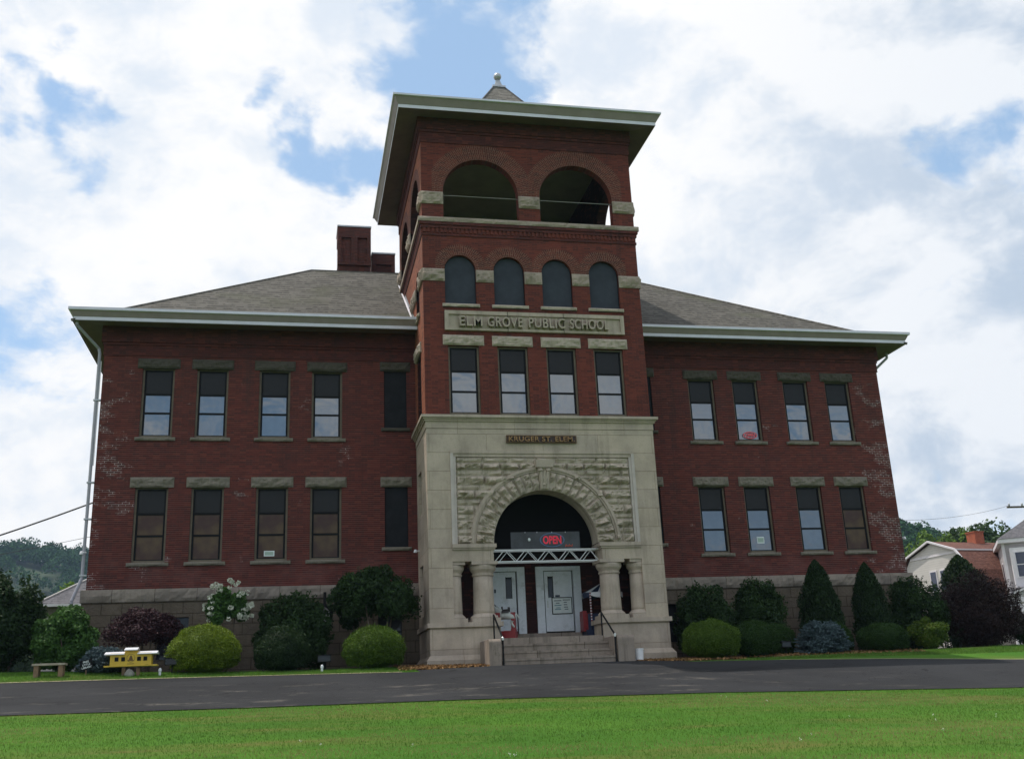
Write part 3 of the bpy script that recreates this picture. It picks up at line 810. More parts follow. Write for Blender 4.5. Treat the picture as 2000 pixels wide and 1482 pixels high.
# ------------------------------------------------------------------ the school building
school = thing('school_building', 'red brick schoolhouse with square bell tower and pale stone arched entrance', 'school')
WX, TX, TY0, TY1, PY = 14.46, 3.88, -2.70, 5.0, -2.82
WIN = [(-12.65, 1.05), (-10.87, 1.05), (-8.78, 1.05), (-6.99, 1.05), (-4.60, 0.80)]
WIN = [(s * c_, w) for s in (1, -1) for c_, w in WIN]
def wing(sign):
    mb = MB()
    a, b_ = (-WX, -3.0) if sign < 0 else (3.0, WX)
    holes = []
    for c_, w in WIN:
        if (c_ < 0) == (sign < 0):
            if w > 1: holes += [(c_ - w / 2, c_ + w / 2, 3.80, 6.28, 0), (c_ - w / 2, c_ + w / 2, 7.97, 10.41, 0)]
            else: holes += [(c_ - w / 2, c_ + w / 2, 4.185, 6.28, 0), (c_ - w / 2, c_ + w / 2, 8.36, 10.47, 0)]
    wall(mb, a, b_, 2.93, 11.9, holes, front(0), 0.22, 'wing_brick')
    P = leftside(-WX) if sign < 0 else rightside(WX)
    wall(mb, 0, 13.9, 2.93, 11.9, [], P, 0.2, 'wing_brick')
    wall(mb, a, b_, 2.93, 11.9, [], lambda s, t, d_: (s, 13.9 - d_, t), 0.2, 'wing_brick')
    return mb.build('brick_wall', school)
wing(-1); wing(1)
# corbelled brick frieze under the eaves
for s in (-1, 1):
    mb = MB()
    for z0, z1, pr in ((10.82, 11.20, 0.03), (11.20, 11.29, 0.06), (11.29, 11.90, 0.10)):
        x0, x1 = sorted((s * TX, s * (WX + pr)))
        mb.box(x0, x1, -pr, 0.05, z0, z1, 'frieze_brick')
        x0, x1 = sorted((s * (WX - 0.05), s * (WX + pr)))
        mb.box(x0, x1, 0.05, 13.9, z0, z1, 'frieze_brick')
    mb.build('brick_frieze', school)
# stone base: water table and rock-faced foundation, with basement window openings
BASE = [(-11.75, 0.95), (-7.9, 0.95), (-4.85, 0.8), (11.05, 0.95), (7.9, 0.95), (4.85, 0.8)]
for s in (-1, 1):
    mb = MB()
    a, b_ = (-WX - 0.1, -TX) if s < 0 else (TX, WX + 0.1)
    wall(mb, a, b_, -0.4, 2.56, [(c_ - w / 2, c_ + w / 2, 0.75, 2.05, 0) for c_, w in BASE if (c_ < 0) == (s < 0)], front(-0.06), 0.25, 'foundation_stone')
    P = leftside(-WX - 0.1) if s < 0 else rightside(WX + 0.1)
    wall(mb, -0.06, 13.9, -0.4, 2.56, [], P, 0.2, 'foundation_stone')
    mb.build('foundation', school)
for c_, w in BASE:
    f = MB(); f.box(-w / 2, w / 2, 0, 0.04, 0, 1.3, 'pane_black'); f.box(-w / 2, w / 2, -0.03, 0, 0.62, 0.67, 'frame_black')
    f.build('basement_window', school, loc=(c_, 0.12, 0.75))
for s in (-1, 1):
    mb = MB()
    x = -WX - 0.14
    n_ = 8; L = (WX + 0.14 - TX) / n_
    for k in range(n_):
        a = s * (TX + L * k) if s > 0 else -WX - 0.14 + L * k
        rock(mb, a, a + L, 2.56, 2.95, front(-0.10), 0.0, 0.07, 'water_table_stone', k * 3 + s, 0.09, 0.10, margin=0.12)
        mb.face([(a, -0.10, 2.95), (a + L, -0.10, 2.95), (a + L, 0.0, 2.97), (a, 0.0, 2.97)], 'water_table_stone')
        mb.face([(a, -0.10, 2.56), (a + L, -0.10, 2.56), (a + L, 0.0, 2.56), (a, 0.0, 2.56)], 'water_table_stone')
    x0, x1 = sorted((s * (WX - .05), s * (WX + 0.14)))
    mb.box(x0, x1, 0.0, 13.9, 2.56, 2.95, 'water_table_stone')
    mb.build('water_table', school)

def profile_frame(x0, x1, y0, y1, prof, mats, mb, sides='fblr'):
    """sweep (offset, z) round a rectangle with mitred corners; mats names the material of each strip"""
    for (o0, z0), (o1, z1), mt in zip(prof[:-1], prof[1:], mats):
        c0 = [(x0 - o0, y0 - o0), (x1 + o0, y0 - o0), (x1 + o0, y1 + o0), (x0 - o0, y1 + o0)]
        c1 = [(x0 - o1, y0 - o1), (x1 + o1, y0 - o1), (x1 + o1, y1 + o1), (x0 - o1, y1 + o1)]
        for k, sd_ in enumerate('frbl'):
            if sd_ not in sides: continue
            j = (k + 1) % 4
            mb.face([(*c0[k], z0), (*c0[j], z0), (*c1[j], z1), (*c1[k], z1)], mt)
CORN = [(0.10, 11.86), (0.88, 11.745), (0.89, 11.735), (0.89, 11.875), (0.905, 11.885), (0.93, 11.93), (0.985, 12.04), (1.0, 12.065), (1.05, 12.075), (1.05, 12.17), (0.93, 12.165), (0.90, 11.98)]
CM = ['soffit_paint', 'white_paint', 'gutter_paint', 'cornice_paint', 'cornice_paint', 'cornice_paint', 'cornice_paint', 'gutter_paint', 'gutter_paint', 'gutter_paint', 'gutter_paint']
for s in (-1, 1):
    mb = MB()
    x0, x1 = (-WX, -TX) if s < 0 else (TX, WX)
    for (o0, z0), (o1, z1), mt in zip(CORN[:-1], CORN[1:], CM):
        xo0, xo1 = s * (WX + o0), s * (WX + o1)
        mb.face([(s * TX, -o0, z0), (xo0, -o0, z0), (xo1, -o1, z1), (s * TX, -o1, z1)], mt)
        mb.face([(xo0, -o0, z0), (xo0, 13.9 + o0, z0), (xo1, 13.9 + o1, z1), (xo1, -o1, z1)], mt)
        mb.face([(xo0, 13.9 + o0, z0), (0, 13.9 + o0, z0), (0, 13.9 + o1, z1), (xo1, 13.9 + o1, z1)], mt)
    mb.build('cornice', school)
for x in (-13.3, -10.1, -7.0, -4.9, 5.2, 8.2, 11.2, 13.9):
    mb = MB(); mb.face([(-0.2, -0.28, 0.0), (0.2, -0.28, 0), (0.2, 0.22, 0.074), (-0.2, 0.22, 0.074)], 'vent_dark')
    mb.build('soffit_vent', school, loc=(x, -0.5, 11.775))
# roof
mb = MB()
EO, EZ, SL = 0.93, 11.73, 0.70
X0, Y0, Y1 = WX + EO, -EO, 13.9 + EO
t_ = (Y1 - Y0) / 2
RZ = EZ + SL * t_; YR = (Y0 + Y1) / 2; XR = X0 - t_
A, B_, C_, D_ = (-X0, Y0, EZ), (X0, Y0, EZ), (X0, Y1, EZ), (-X0, Y1, EZ)
E_, F_ = (-XR, YR, RZ), (XR, YR, RZ)
for f in ((A, B_, F_, E_), (B_, C_, F_), (C_, D_, E_, F_), (D_, A, E_)): mb.face(f, 'roof_shingle')
for a, b_ in ((A, E_), (D_, E_), (B_, F_), (C_, F_), (E_, F_)):
    mb.bar(a, b_, 0.055, 'spire_shingle', 5)
mb.build('roof', school)
# sheet metal flashing where the roof meets the tower side
for s in (-1, 1):
    mb = MB()
    x = s * (TX + 0.012)
    ya, yb_ = -0.75, 5.0
    za = EZ + SL * (ya - Y0); zb_ = EZ + SL * (yb_ - Y0)
    mb.face([(x, ya, za), (x, yb_, zb_), (x, yb_, zb_ + 0.22), (x, ya, za + 0.22)], 'lead_metal')
    mb.bar((s * (TX + 0.05), ya, za + 0.03), (s * (TX + 0.05), yb_, zb_ + 0.03), 0.035, 'white_paint', 5)
    mb.build('flashing', school)
# chimneys
for x0, x1, y0, y1, zt, pan in ((-6.32, -4.88, 8.3, 9.6, 20.05, 2), (-4.72, -3.72, 9.0, 10.2, 19.08, 1)):
    mb = MB(); mb.box(x0, x1, y0, y1, 14.5, zt, 'chimney_brick')
    mb.box(x0 - 0.06, x1 + 0.06, y0 - 0.06, y1 + 0.06, 15.5, 17.55, 'chimney_brick')
    mb.box(x0 - 0.03, x1 + 0.03, y0 - 0.03, y1 + 0.03, 17.55, 17.75, 'chimney_brick')
    w = (x1 - x0) / (pan + 1)
    for z0, z1 in ((zt - 0.55, zt - 0.06), (zt - 1.9, zt - 1.75)): mb.box(x0 - 0.025, x1 + 0.025, y0 - 0.095, y1 + 0.02, z0, z1, 'chimney_brick')
    for k in range(pan + 1):
        xa = x0 + (x1 - x0) * k / pan
        mb.box(xa - 0.14 if k else x0 - 0.025, xa + 0.14 if k < pan else x1 + 0.025, y0 - 0.09, y0 + 0.02, zt - 1.75, zt - 0.55, 'chimney_brick')
    ch = mb.build('chimney', school)
    mb = MB(); mb.box(x0 - 0.05, x1 + 0.05, y0 - 0.06, y1 + 0.05, zt, zt + 0.07, 'lead_metal'); mb.build('chimney_cap', ch)

# ---- tower
mb = MB()
TW = [(-2.54, 1.06), (-0.85, 1.06), (0.85, 1.06), (2.54, 1.06)]
AW = [-2.58, -0.86, 0.86, 2.58]
BA = [-1.75, 1.75]
holes = [(c_ - w / 2, c_ + w / 2, 8.14, 10.55, 0) for c_, w in TW] + [(c_ - .545, c_ + .545, 12.05, 13.33, 1) for c_ in AW] + [(c_ - 1.36, c_ + 1.36, 15.26, 16.28, 1) for c_ in BA]
wall(mb, -TX, TX, 7.9, 19.2, holes, front(TY0), 0.34, 'tower_brick')
SB = [-0.60, 2.90]
for P, lft in ((leftside(-TX), True), (rightside(TX), False)):
    h = [(c_ - 1.36, c_ + 1.36, 15.26, 16.28, 1) for c_ in SB]
    h += [(-1.75, -0.75, 8.14, 10.55, 0), (-1.65, -0.75, 12.05, 13.33, 1)]
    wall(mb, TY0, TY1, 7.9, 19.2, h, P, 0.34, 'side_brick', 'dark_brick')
wall(mb, -TX, TX, 12, 19.2, [], lambda s, t, d_: (s, TY1 - d_, t), 0.3, 'tower_brick')
mb.build('tower_wall', school)
# belfry interior
mb = MB()
i_ = 0.36
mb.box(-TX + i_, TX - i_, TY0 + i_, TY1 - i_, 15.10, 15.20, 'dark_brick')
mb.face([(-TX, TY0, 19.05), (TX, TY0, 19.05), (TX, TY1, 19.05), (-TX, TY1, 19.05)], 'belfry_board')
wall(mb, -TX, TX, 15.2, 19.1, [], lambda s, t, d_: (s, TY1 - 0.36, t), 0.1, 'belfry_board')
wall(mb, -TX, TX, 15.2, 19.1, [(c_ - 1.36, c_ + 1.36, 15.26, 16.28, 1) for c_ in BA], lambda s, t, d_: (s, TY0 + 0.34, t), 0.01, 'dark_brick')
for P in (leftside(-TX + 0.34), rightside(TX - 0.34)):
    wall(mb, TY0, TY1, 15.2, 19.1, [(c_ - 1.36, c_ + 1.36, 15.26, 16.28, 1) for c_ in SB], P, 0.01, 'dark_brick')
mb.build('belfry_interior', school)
mb = MB()
for k in range(9):
    a = k * 0.8
    mb.bar((3.2 + 0.25 * math.cos(a), 2.9 + 0.5 * math.sin(a), 15.2 + k * .1), (3.2 + 0.25 * math.cos(a + .8), 2.9 + 0.5 * math.sin(a + .8), 15.3 + k * .1), 0.025, 'black_metal', 5)
mb.bar((3.3, 1.7, 15.2), (3.3, 3.6, 16.6), 0.04, 'black_metal', 5); mb.bar((3.3, 2.4, 15.2), (3.3, 2.4, 16.2), 0.03, 'black_metal', 5)
mb.build('iron_bracket', school)
for a, b_ in ((-3.15, -0.35), (0.35, 3.15)):
    mb = MB(); mb.bar((a, TY0 + 0.12, 16.21), (b_, TY0 + 0.12, 16.21), 0.010, 'siding_grey', 5); mb.build('belfry_wire', school)
# rows of brick round the arches
for c_ in BA:
    mb = MB()
    for k in range(3): ring(mb, c_, 16.28, 1.362 + k * 0.2, 1.36 + (k + 1) * 0.2, front(TY0), -0.012 + 0.004 * k, 0.0, 'arch_brick', 48, uv=True, lim=1.748)
    mb.build('brick_arch', school)
for c_ in AW:
    mb = MB()
    for k in range(2): ring(mb, c_, 13.33, 0.547 + k * 0.2, 0.545 + (k + 1) * 0.2, front(TY0), -0.012 + 0.004 * k, 0.0, 'arch_brick', 32, uv=True, lim=0.858)
    mb.build('brick_arch', school)
for P in (leftside(-TX), rightside(TX)):
    for c_ in SB:
        mb = MB()
        for k in range(2): ring(mb, c_, 16.28, 1.362 + k * 0.2, 1.36 + (k + 1) * 0.2, P, -0.012 + 0.004 * k, 0.0, 'arch_brick', 40, uv=True, lim=1.748)
        mb.build('brick_arch', school)
# corbels, dentils and frieze of the tower
mb = MB()
def collar(z0, z1, pr, mat='frieze_brick'):
    mb.box(-TX - pr, TX + pr, TY0 - pr, TY0 + 0.02, z0, z1, mat)
    mb.box(-TX - pr, -TX + 0.02, TY0 + 0.02, TY1 + pr, z0, z1, mat)
    mb.box(TX - 0.02, TX + pr, TY0 + 0.02, TY1 + pr, z0, z1, mat)
collar(18.22, 18.62, 0.03); collar(18.62, 18.72, 0.065); collar(18.72, 19.20, 0.10)
collar(14.58, 14.66, 0.03); collar(14.98, 15.09, 0.09); collar(14.86, 14.98, 0.05)
for k in range(52):
    x = -TX + 0.08 + k * (2 * TX - 0.16) / 51
    mb.box(x - 0.045, x + 0.045, TY0 - 0.035, TY0, 14.70, 14.86, 'tower_brick')
    y = TY0 + 0.1 + k * (TY1 - TY0 - 0.2) / 51
    for s in (-1, 1):
        x0, x1 = sorted((s * TX, s * (TX + 0.035)))
        mb.box(x0, x1, y - 0.045, y + 0.045, 14.70, 14.86, 'tower_brick')
mb.build('brick_corbel', school)
mb = MB()
L = (2 * TX + 0.28) / 6
for k in range(6):
    a = -TX - 0.14 + k * L
    rock(mb, a, a + L, 15.09, 15.26, front(TY0 - 0.10), 0.0, 0.04, 'belt_stone', 40 + k, 0.08, 0.1, margin=0.05)
    mb.face([(a, TY0 - 0.1, 15.26), (a + L, TY0 - 0.1, 15.26), (a + L, TY0 + 0.32, 15.265), (a, TY0 + 0.32, 15.265)], 'belt_stone')
    mb.face([(a, TY0 - 0.1, 15.09), (a + L, TY0 - 0.1, 15.09), (a + L, TY0, 15.09), (a, TY0, 15.09)], 'belt_stone')
for s in (-1, 1):
    x0, x1 = sorted((s * (TX - 0.3), s * (TX + 0.13)))
    mb.box(x0, x1, TY0 - 0.09, TY1 + 0.1, 15.09, 15.258, 'belt_stone')
mb.build('stone_ledge', school)
def belt(name, spans, z0, z1, P, seed, pr=0.03):
    for k, (a, b_) in enumerate(spans):
        mb = MB(); rock(mb, a, b_, z0, z1, P, pr, 0.09, 'belt_stone', seed + k, 0.06, 0.06, margin=0.07); mb.build(name, school)
belt('belt_stone', [(-TX - .03, -3.11), (-0.39, 0.39), (3.11, TX + .03)], 15.80, 16.27, front(TY0), 60)
belt('belt_stone', [(-TX - .03, -3.125), (-2.035, -1.405), (-0.315, 0.315), (1.405, 2.035), (3.125, TX + .03)], 12.88, 13.33, front(TY0), 70)
for P, sd_ in ((leftside(-TX), 80), (rightside(TX), 90)):
    belt('belt_stone', [(TY0, -1.96), (0.76, 1.54), (4.26, TY1)], 15.80, 16.27, P, sd_, 0.05)
    belt('belt_stone', [(TY0, -1.65), (-0.75, 0.6)], 12.88, 13.33, P, sd_ + 5, 0.05)
# tower cornice, pyramid roof and finial
mb = MB()
TC = [(o_, z + 7.33) for o_, z in CORN]
TC[0] = (0.10, 19.19); TC[1] = (0.85, 19.035); TC[2] = (0.86, 19.035); TC[3] = (0.86, 19.16)
for k in range(4, 8): TC[k] = (0.875 + (k - 4) * 0.042, 19.17 + (k - 4) * 0.085)
TC[8] = (1.05, 19.43); TC[9] = (1.05, 19.50); TC[10] = (0.93, 19.50); TC[11] = (0.90, 19.35)
profile_frame(-TX, TX, TY0, TY1, TC, CM, mb)
mb.build('tower_cornice', school)
mb = MB()
cy_ = (TY0 + TY1) / 2
e = 0.93
ex, ey = TX + e, (TY1 - TY0) / 2 + e
ZT = 23.16; k = 0.22
lv = []
for hw, zq, sh in ((None, 19.34, 0), (1.32, 21.32, -.10), (k, ZT, -.12)):
    hx, hy = (ex, ey) if hw is None else (hw, hw)
    lv.append([(sh - hx, cy_ - hy, zq), (sh + hx, cy_ - hy, zq), (sh + hx, cy_ + hy, zq), (sh - hx, cy_ + hy, zq)])
for lo, hi in zip(lv[:-1], lv[1:]):
    for j in range(4):
        q = (j + 1) % 4
        mb.face([lo[j], lo[q], hi[q], hi[j]], 'spire_shingle')
        mb.bar(lo[j], hi[j], 0.035, 'grey_shingle', 5)
tr = mb.build('tower_roof', school)
mb = MB()
mb.lathe(-0.12, cy_, [(0.27, ZT - 0.02), (0.27, ZT + 0.06)], 'lead_metal', sq=True)
mb.lathe(-0.12, cy_, [(0.22, ZT + 0.06), (0.15, ZT + 0.16), (0.11, ZT + 0.28), (0.09, ZT + 0.40)], 'lead_metal', sq=True)
mb.lathe(-0.12, cy_, [(0.10, ZT + 0.40), (0.065, ZT + 0.47)], 'lead_metal', 12)
mb.lathe(-0.12, cy_, [(0.05, ZT + 0.45)] + [(0.165 * math.sin(a), ZT + 0.62 - 0.165 * math.cos(a)) for a in np.linspace(0.25, math.pi - 0.02, 10)], 'lead_metal', 18)
mb.build('finial', tr, smooth=False)

# ---- windows
def frame_window(w, h, rails, panel_from, pane_mats, lint, name='window'):
    """frame with brown trim and black storm sash; panes, dark top panel, stone lintel and sill are its pieces"""
    f = MB(); y = 0.10
    for x0, x1 in ((-w / 2, -w / 2 + 0.065), (w / 2 - 0.065, w / 2)): f.box(x0, x1, y, y + 0.1, 0, h, 'frame_brown')
    f.box(-w / 2 + .065, w / 2 - .065, y + .002, y + 0.1, h - 0.05, h, 'frame_brown'); f.box(-w / 2 + .065, w / 2 - .065, y - .03, y + 0.1, 0, 0.075, 'frame_brown')
    a = w / 2 - 0.065
    for x0, x1 in ((-a, -a + 0.06), (a - 0.06, a)): f.box(x0, x1, y + 0.03, y + 0.09, 0.075, h - 0.05, 'frame_black')
    for z, q in [(0.075, 0.04)] + [(r_ - 0.01, 0.065) for r_ in rails] + [(panel_from - 0.05, 0.07), (h - 0.10, 0.05)]:
        f.box(-a + 0.05, a - 0.05, y + 0.032, y + 0.09, z, z + q, 'frame_black')
    o = f.build(name, school)
    zs = [0.115] + list(rails) + [panel_from - 0.05]
    for k in range(len(zs) - 1):
        p = MB(); p.box(-a + 0.04, a - 0.04, y + 0.055, y + 0.075, zs[k], zs[k + 1] + 0.02, pane_mats[k]); p.build('pane', o)
    p = MB(); p.box(-a + 0.04, a - 0.04, y + 0.05, y + 0.07, panel_from, h - 0.07, 'panel_dark'); p.build('upper_panel', o)
    return o
def add_lintel(o, w, h, mat, seed, lh=0.35):
    m_ = MB(); rock(m_, -w / 2, w / 2, h - 0.02, h - 0.02 + lh, front(0), 0.03, 0.085, mat, seed, 0.05, 0.08, margin=0.06)
    l = m_.build('lintel', o)
    return l
def add_sill(o, w, mat, seed=0):
    m_ = MB()
    rock(m_, -w / 2, w / 2, -0.115, 0.0, front(0), 0.06, 0.05, mat, seed, 0.05, 0.1, margin=0.05)
    m_.face([(-w / 2, -0.06, 0), (w / 2, -0.06, 0), (w / 2, 0.12, 0.012), (-w / 2, 0.12, 0.012)], mat)
    m_.face([(-w / 2, -0.06, -.115), (w / 2, -0.06, -.115), (w / 2, 0, -.115), (-w / 2, 0, -.115)], mat)
    return m_.build('sill', o)
seed = 100
WINOBJ = {}
for row, z0, h, rail, pf in (('low', 3.80, 2.48, 0.86, 1.62), ('high', 7.97, 2.44, 0.85, 1.55)):
    proto = None
    for idx, (c_, w) in enumerate(WIN):
        seed += 1
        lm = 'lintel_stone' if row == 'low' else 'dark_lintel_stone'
        if w > 1:
            if proto is None:
                o = proto = frame_window(1.05, h, [rail], pf, ['glass_sky', 'glass_sky'], None)
                add_sill(o, 1.30, 'lintel_stone', seed)
                base_children = list(o.children)
            else:
                o = proto.copy(); COL.objects.link(o)
                for ch in base_children: copy_tree(ch, o)
            pm = 'glass_sky' if row == 'high' else ('glass_brown' if c_ < 0 or c_ > 12 else 'glass_dusk' if False else 'glass_pale')
            for ch in o.children:
                if ch.name.startswith('pane'):
                    ch.material_slots[0].link = 'OBJECT'; ch.material_slots[0].material = MATS[pm]
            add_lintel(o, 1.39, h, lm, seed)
            o.location = (c_, 0, z0)
            WINOBJ[(row, round(c_, 1))] = o
        else:
            zb = 4.185 if row == 'low' else 8.36; hh = (6.28 if row == 'low' else 10.47) - zb
            f = MB(); f.box(-w / 2, w / 2, 0.06, 0.1, 0, hh, 'board_dark')
            for x0, x1 in ((-w / 2, -w / 2 + 0.03), (w / 2 - 0.03, w / 2)): f.box(x0, x1, 0.045, 0.06, 0, hh, 'frame_black')
            o = f.build('boarded_window', school, loc=(c_, 0, zb))
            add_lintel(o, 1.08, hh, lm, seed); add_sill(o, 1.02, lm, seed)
proto = None
for c_, w in TW:
    seed += 1
    if proto is None:
        o = proto = frame_window(w, 2.41, [0.80], 1.55, ['glass_sky', 'glass_sky'], None); base_children = list(o.children)
    else:
        o = proto.copy(); COL.objects.link(o)
        for ch in base_children: copy_tree(ch, o)
    add_lintel(o, 1.41, 2.44, 'trim_stone', seed, 0.36)
    o.location = (c_, TY0, 8.14)
for c_ in AW:
    seed += 1
    f = MB(); r_ = 0.545
    pts = [(-r_, 0.13, 0), (r_, 0.13, 0)] + [(r_ * math.cos(a), 0.13, 1.28 + r_ * math.sin(a)) for a in np.linspace(0, math.pi, 21)]
    f.face(pts, 'board_slate')
    for a0, a1 in zip(pts[2:-1], pts[3:]): f.bar((a0[0] * .98, 0.12, a0[2]), (a1[0] * .98, 0.12, a1[2]), 0.016, 'frame_black', 4)
    for s in (-1, 1): f.bar((s * (r_ - .01), 0.12, 0), (s * (r_ - .01), 0.12, 1.28), 0.016, 'frame_black', 4)
    o = f.build('arched_window', school, loc=(c_, TY0, 12.05))
    add_sill(o, 1.29, 'trim_stone', seed)
for s in (-1, 1):
    mb = MB()
    x = s * (TX - 0.14)
    mb.box(min(x, x + s * .04), max(x, x + s * .04), -1.75, -0.75, 8.14, 10.55, 'panel_dark')
    o = mb.build('side_window', school)
    mb = MB(); rock(mb, -1.95, -0.55, 10.55, 10.92, leftside(-TX) if s < 0 else rightside(TX), 0.05, 0.09, 'trim_stone', 200 + s, 0.06); mb.build('lintel', o)
    mb = MB(); mb.box(min(x, x + s * .04), max(x, x + s * .04), -1.65, -0.75, 12.05, 13.33, 'board_slate')
    pts = [(x, -1.2 + .45 * math.cos(a), 13.33 + .45 * math.sin(a)) for a in np.linspace(0, math.pi, 15)]
    mb.face(pts, 'board_slate')
    o = mb.build('arched_window', school)
    mb = MB(); rock(mb, -1.8, -0.6, 11.92, 12.05, leftside(-TX) if s < 0 else rightside(TX), 0.05, 0.06, 'trim_stone', 210 + s, 0.06); mb.build('sill', o)
# inscription panel
mb = MB()
z0, z1, xw = 11.08, 11.78, 3.17
P = front(TY0)
mb.box(-xw, xw, TY0 - 0.03, TY0 + 0.05, z0, z1, 'trim_stone')
for x0, x1, a, b_ in ((-xw, xw, z1 - 0.13, z1), (-xw, xw, z0, z0 + 0.08), (-xw, -xw + 0.13, z0 + .08, z1 - .13), (xw - 0.13, xw, z0 + .08, z1 - .13)):
    mb.box(x0, x1, TY0 - 0.10, TY0 - 0.03, a, b_, 'trim_stone')
for x in (-1.0, 0.98): mb.box(x - 0.012, x + 0.012, TY0 - 0.103, TY0 - 0.02, z0, z1, 'dark_lintel_stone')
ip = mb.build('inscription_panel', school)
for wd, xa, xb_ in (('ELM', -2.68, -1.90), ('GROVE', -1.72, -0.50), ('PUBLIC', -0.28, 1.00), ('SCHOOL', 1.18, 2.57)):
    text_mesh('raised_letters', wd, 'trim_stone', xb_ - xa, 0.36, ((xa + xb_) / 2, TY0 - 0.055, 11.38), 0.16, ip, bold=0.012, spacing=1.12)

# ---- stone entrance porch
PF = front(PY)
mb = MB()
# piers, wall over the arch panel, sides with slit windows
wall(mb, -TX, TX, 1.42, 7.62, [(-3.12, 3.12, 1.42, 6.89, 0)], PF, 0.10, 'porch_stone')
for P in (leftside(-TX), rightside(TX)):
    wall(mb, PY, 0.02, 1.42, 7.62, [(-1.30, -0.45, 5.10, 6.55, 0), (-1.38, -0.52, 1.75, 3.40, 0)], P, 0.4, 'porch_stone')
for s in (-1, 1):     # jambs inside the piers
    x = s * 3.12
    mb.face([(x, PY + 0.1, 1.42), (x, PY + 1.0, 1.42), (x, PY + 1.0, 3.3), (x, PY + 0.1, 3.3)], 'porch_stone')
    mb.face([(x, PY + 1.0, 1.42), (s * 3.5, PY + 1.0, 1.42), (s * 3.5, PY + 1.0, 3.3), (x, PY + 1.0, 3.3)], 'porch_stone')
pw = mb.build('porch_wall', school)
mb = MB()   # entablature
def pbox(z0, z1, pr, mat='porch_stone'):
    mb.box(-TX - pr, TX + pr, PY - pr, PY + 0.05, z0, z1, mat)
    for s in (-1, 1):
        x0, x1 = sorted((s * (TX - .05), s * (TX + pr))); mb.box(x0, x1, PY + 0.05, 0.0, z0, z1, mat)
pbox(7.62, 7.63, -0.01, 'dark_lintel_stone'); pbox(7.63, 7.86, 0.02); pbox(7.86, 7.92, 0.07); pbox(7.92, 7.97, 0.11, 'trim_stone'); pbox(7.97, 8.06, 0.17, 'trim_stone')
mb.face([(-TX - .17, PY - .17, 8.062), (TX + .17, PY - .17, 8.062), (TX + .17, 0, 8.12), (-TX - .17, 0, 8.12)], 'trim_stone')
mb.build('porch_cornice', school)
# moulded frame round the arch panel
mb = MB()
for a, b_, pr in ((3.12, 3.02, 0.0), (3.02, 2.94, 0.035)):
    za, zb_ = (6.89, 6.79) if pr == 0 else (6.79, 6.68)
    mb.box(-a, a, PY - 0.03 + pr, PY + 0.1, zb_, za, 'trim_stone')
    for s in (-1, 1):
        x0, x1 = sorted((s * a, s * b_)); mb.box(x0, x1, PY - 0.03 + pr, PY + 0.1, 3.84, zb_, 'strip_stone')
mb.build('panel_moulding', school)
# rock-faced spandrels and arch
AC, AZ, RI, RM, RO = -0.04, 3.85, 1.73, 2.33, 2.50
mb = MB(); z = 3.84; sd_ = 300; hs = [0.30, 0.20, 0.29, 0.18, 0.30, 0.2, 0.30, 0.17, 0.30, 0.20, 0.24, 0.19]
tot = 6.68 - 3.84; sc = tot / sum(hs)
for hgt in hs:
    hgt *= sc; x = -2.94
    while x < 2.93:
        L = min(random.uniform(0.55, 0.95), 2.94 - x)
        if 2.94 - x - L < 0.25: L = 2.94 - x
        sd_ += 1
        far = max(abs(x - AC), abs(x + L - AC))
        if math.hypot(far, z + hgt - AZ) > RM:
            rock(mb, x + 0.006, x + L - 0.006, z + 0.006, z + hgt - 0.006, front(PY + 0.07), 0.0, 0.21 if hgt > 0.22 else 0.09, 'rock_stone', sd_, 0.05, 0.03,
                 keep=lambda s, t: math.hypot(s - AC, t - AZ) > RM + 0.03, margin=0.06)
        x += L
    z += hgt
# backing between the blocks
n = 48
arc = [(AC - RM * math.cos(math.pi * k / n), AZ + RM * math.sin(math.pi * k / n)) for k in range(n + 1)]
for (p, q), (p2, q2) in zip(arc[:-1], arc[1:]):
    mb.face([(p, PY + 0.075, q), (p2, PY + 0.075, q2), (p2, PY + 0.075, 6.70), (p, PY + 0.075, 6.70)], 'rock_stone')
for s in (-1, 1): mb.face([(s * 2.95, PY + 0.075, 3.8), (AC + s * RM, PY + 0.075, 3.8), (AC + s * RM, PY + 0.075, 6.7), (s * 2.95, PY + 0.075, 6.7)], 'rock_stone')
mb.build('spandrel', school)
mb = MB()
NV = 23
for k in range(NV):
    a0, a1 = math.pi * k / NV + 0.006, math.pi * (k + 1) / NV - 0.006
    mi_ = mb.mi('rock_stone'); i0 = len(mb.v); na, nr = 5, 9
    bul = random.uniform(0.14, 0.26)
    for ia in range(na + 1):
        for ir in range(nr + 1):
            a = a0 + (a1 - a0) * ia / na; r_ = RI + (RM - RI) * ir / nr
            e = min(min(ia, na - ia) / 1.0, min(ir, nr - ir) / 1.5); e = max(0, min(1, e))
            hgt = 0.5 + 0.9 * nz(r_ * 5 + k * 3.1, a * 9, k * 1.7) + 0.5 * nz(r_ * 11, a * 23, k * 2.9)
            mb.v.append((AC - r_ * math.cos(a), PY + 0.0 - bul * e * max(0, hgt), AZ + r_ * math.sin(a)))
    for ia in range(na):
        for ir in range(nr):
            q = i0 + ia * (nr + 1) + ir; mb.f.append((q, q + 1, q + nr + 2, q + nr + 1)); mb.m.append(mi_)
ring(mb, AC, AZ, RI, RM, PF, 0.012, 0.75, 'rock_stone', 48)
mb.build('arch_stones', school)
mb = MB()
for ra, rb, pr in ((RM, 2.40, -0.05), (2.395, 2.46, -0.09), (2.455, RO, -0.06)): ring(mb, AC, AZ, ra, rb, PF, pr, 0.08, 'trim_stone', 56)
mb.build('hood_mould', school)
mb = MB()   # keystone with a carved bracket below
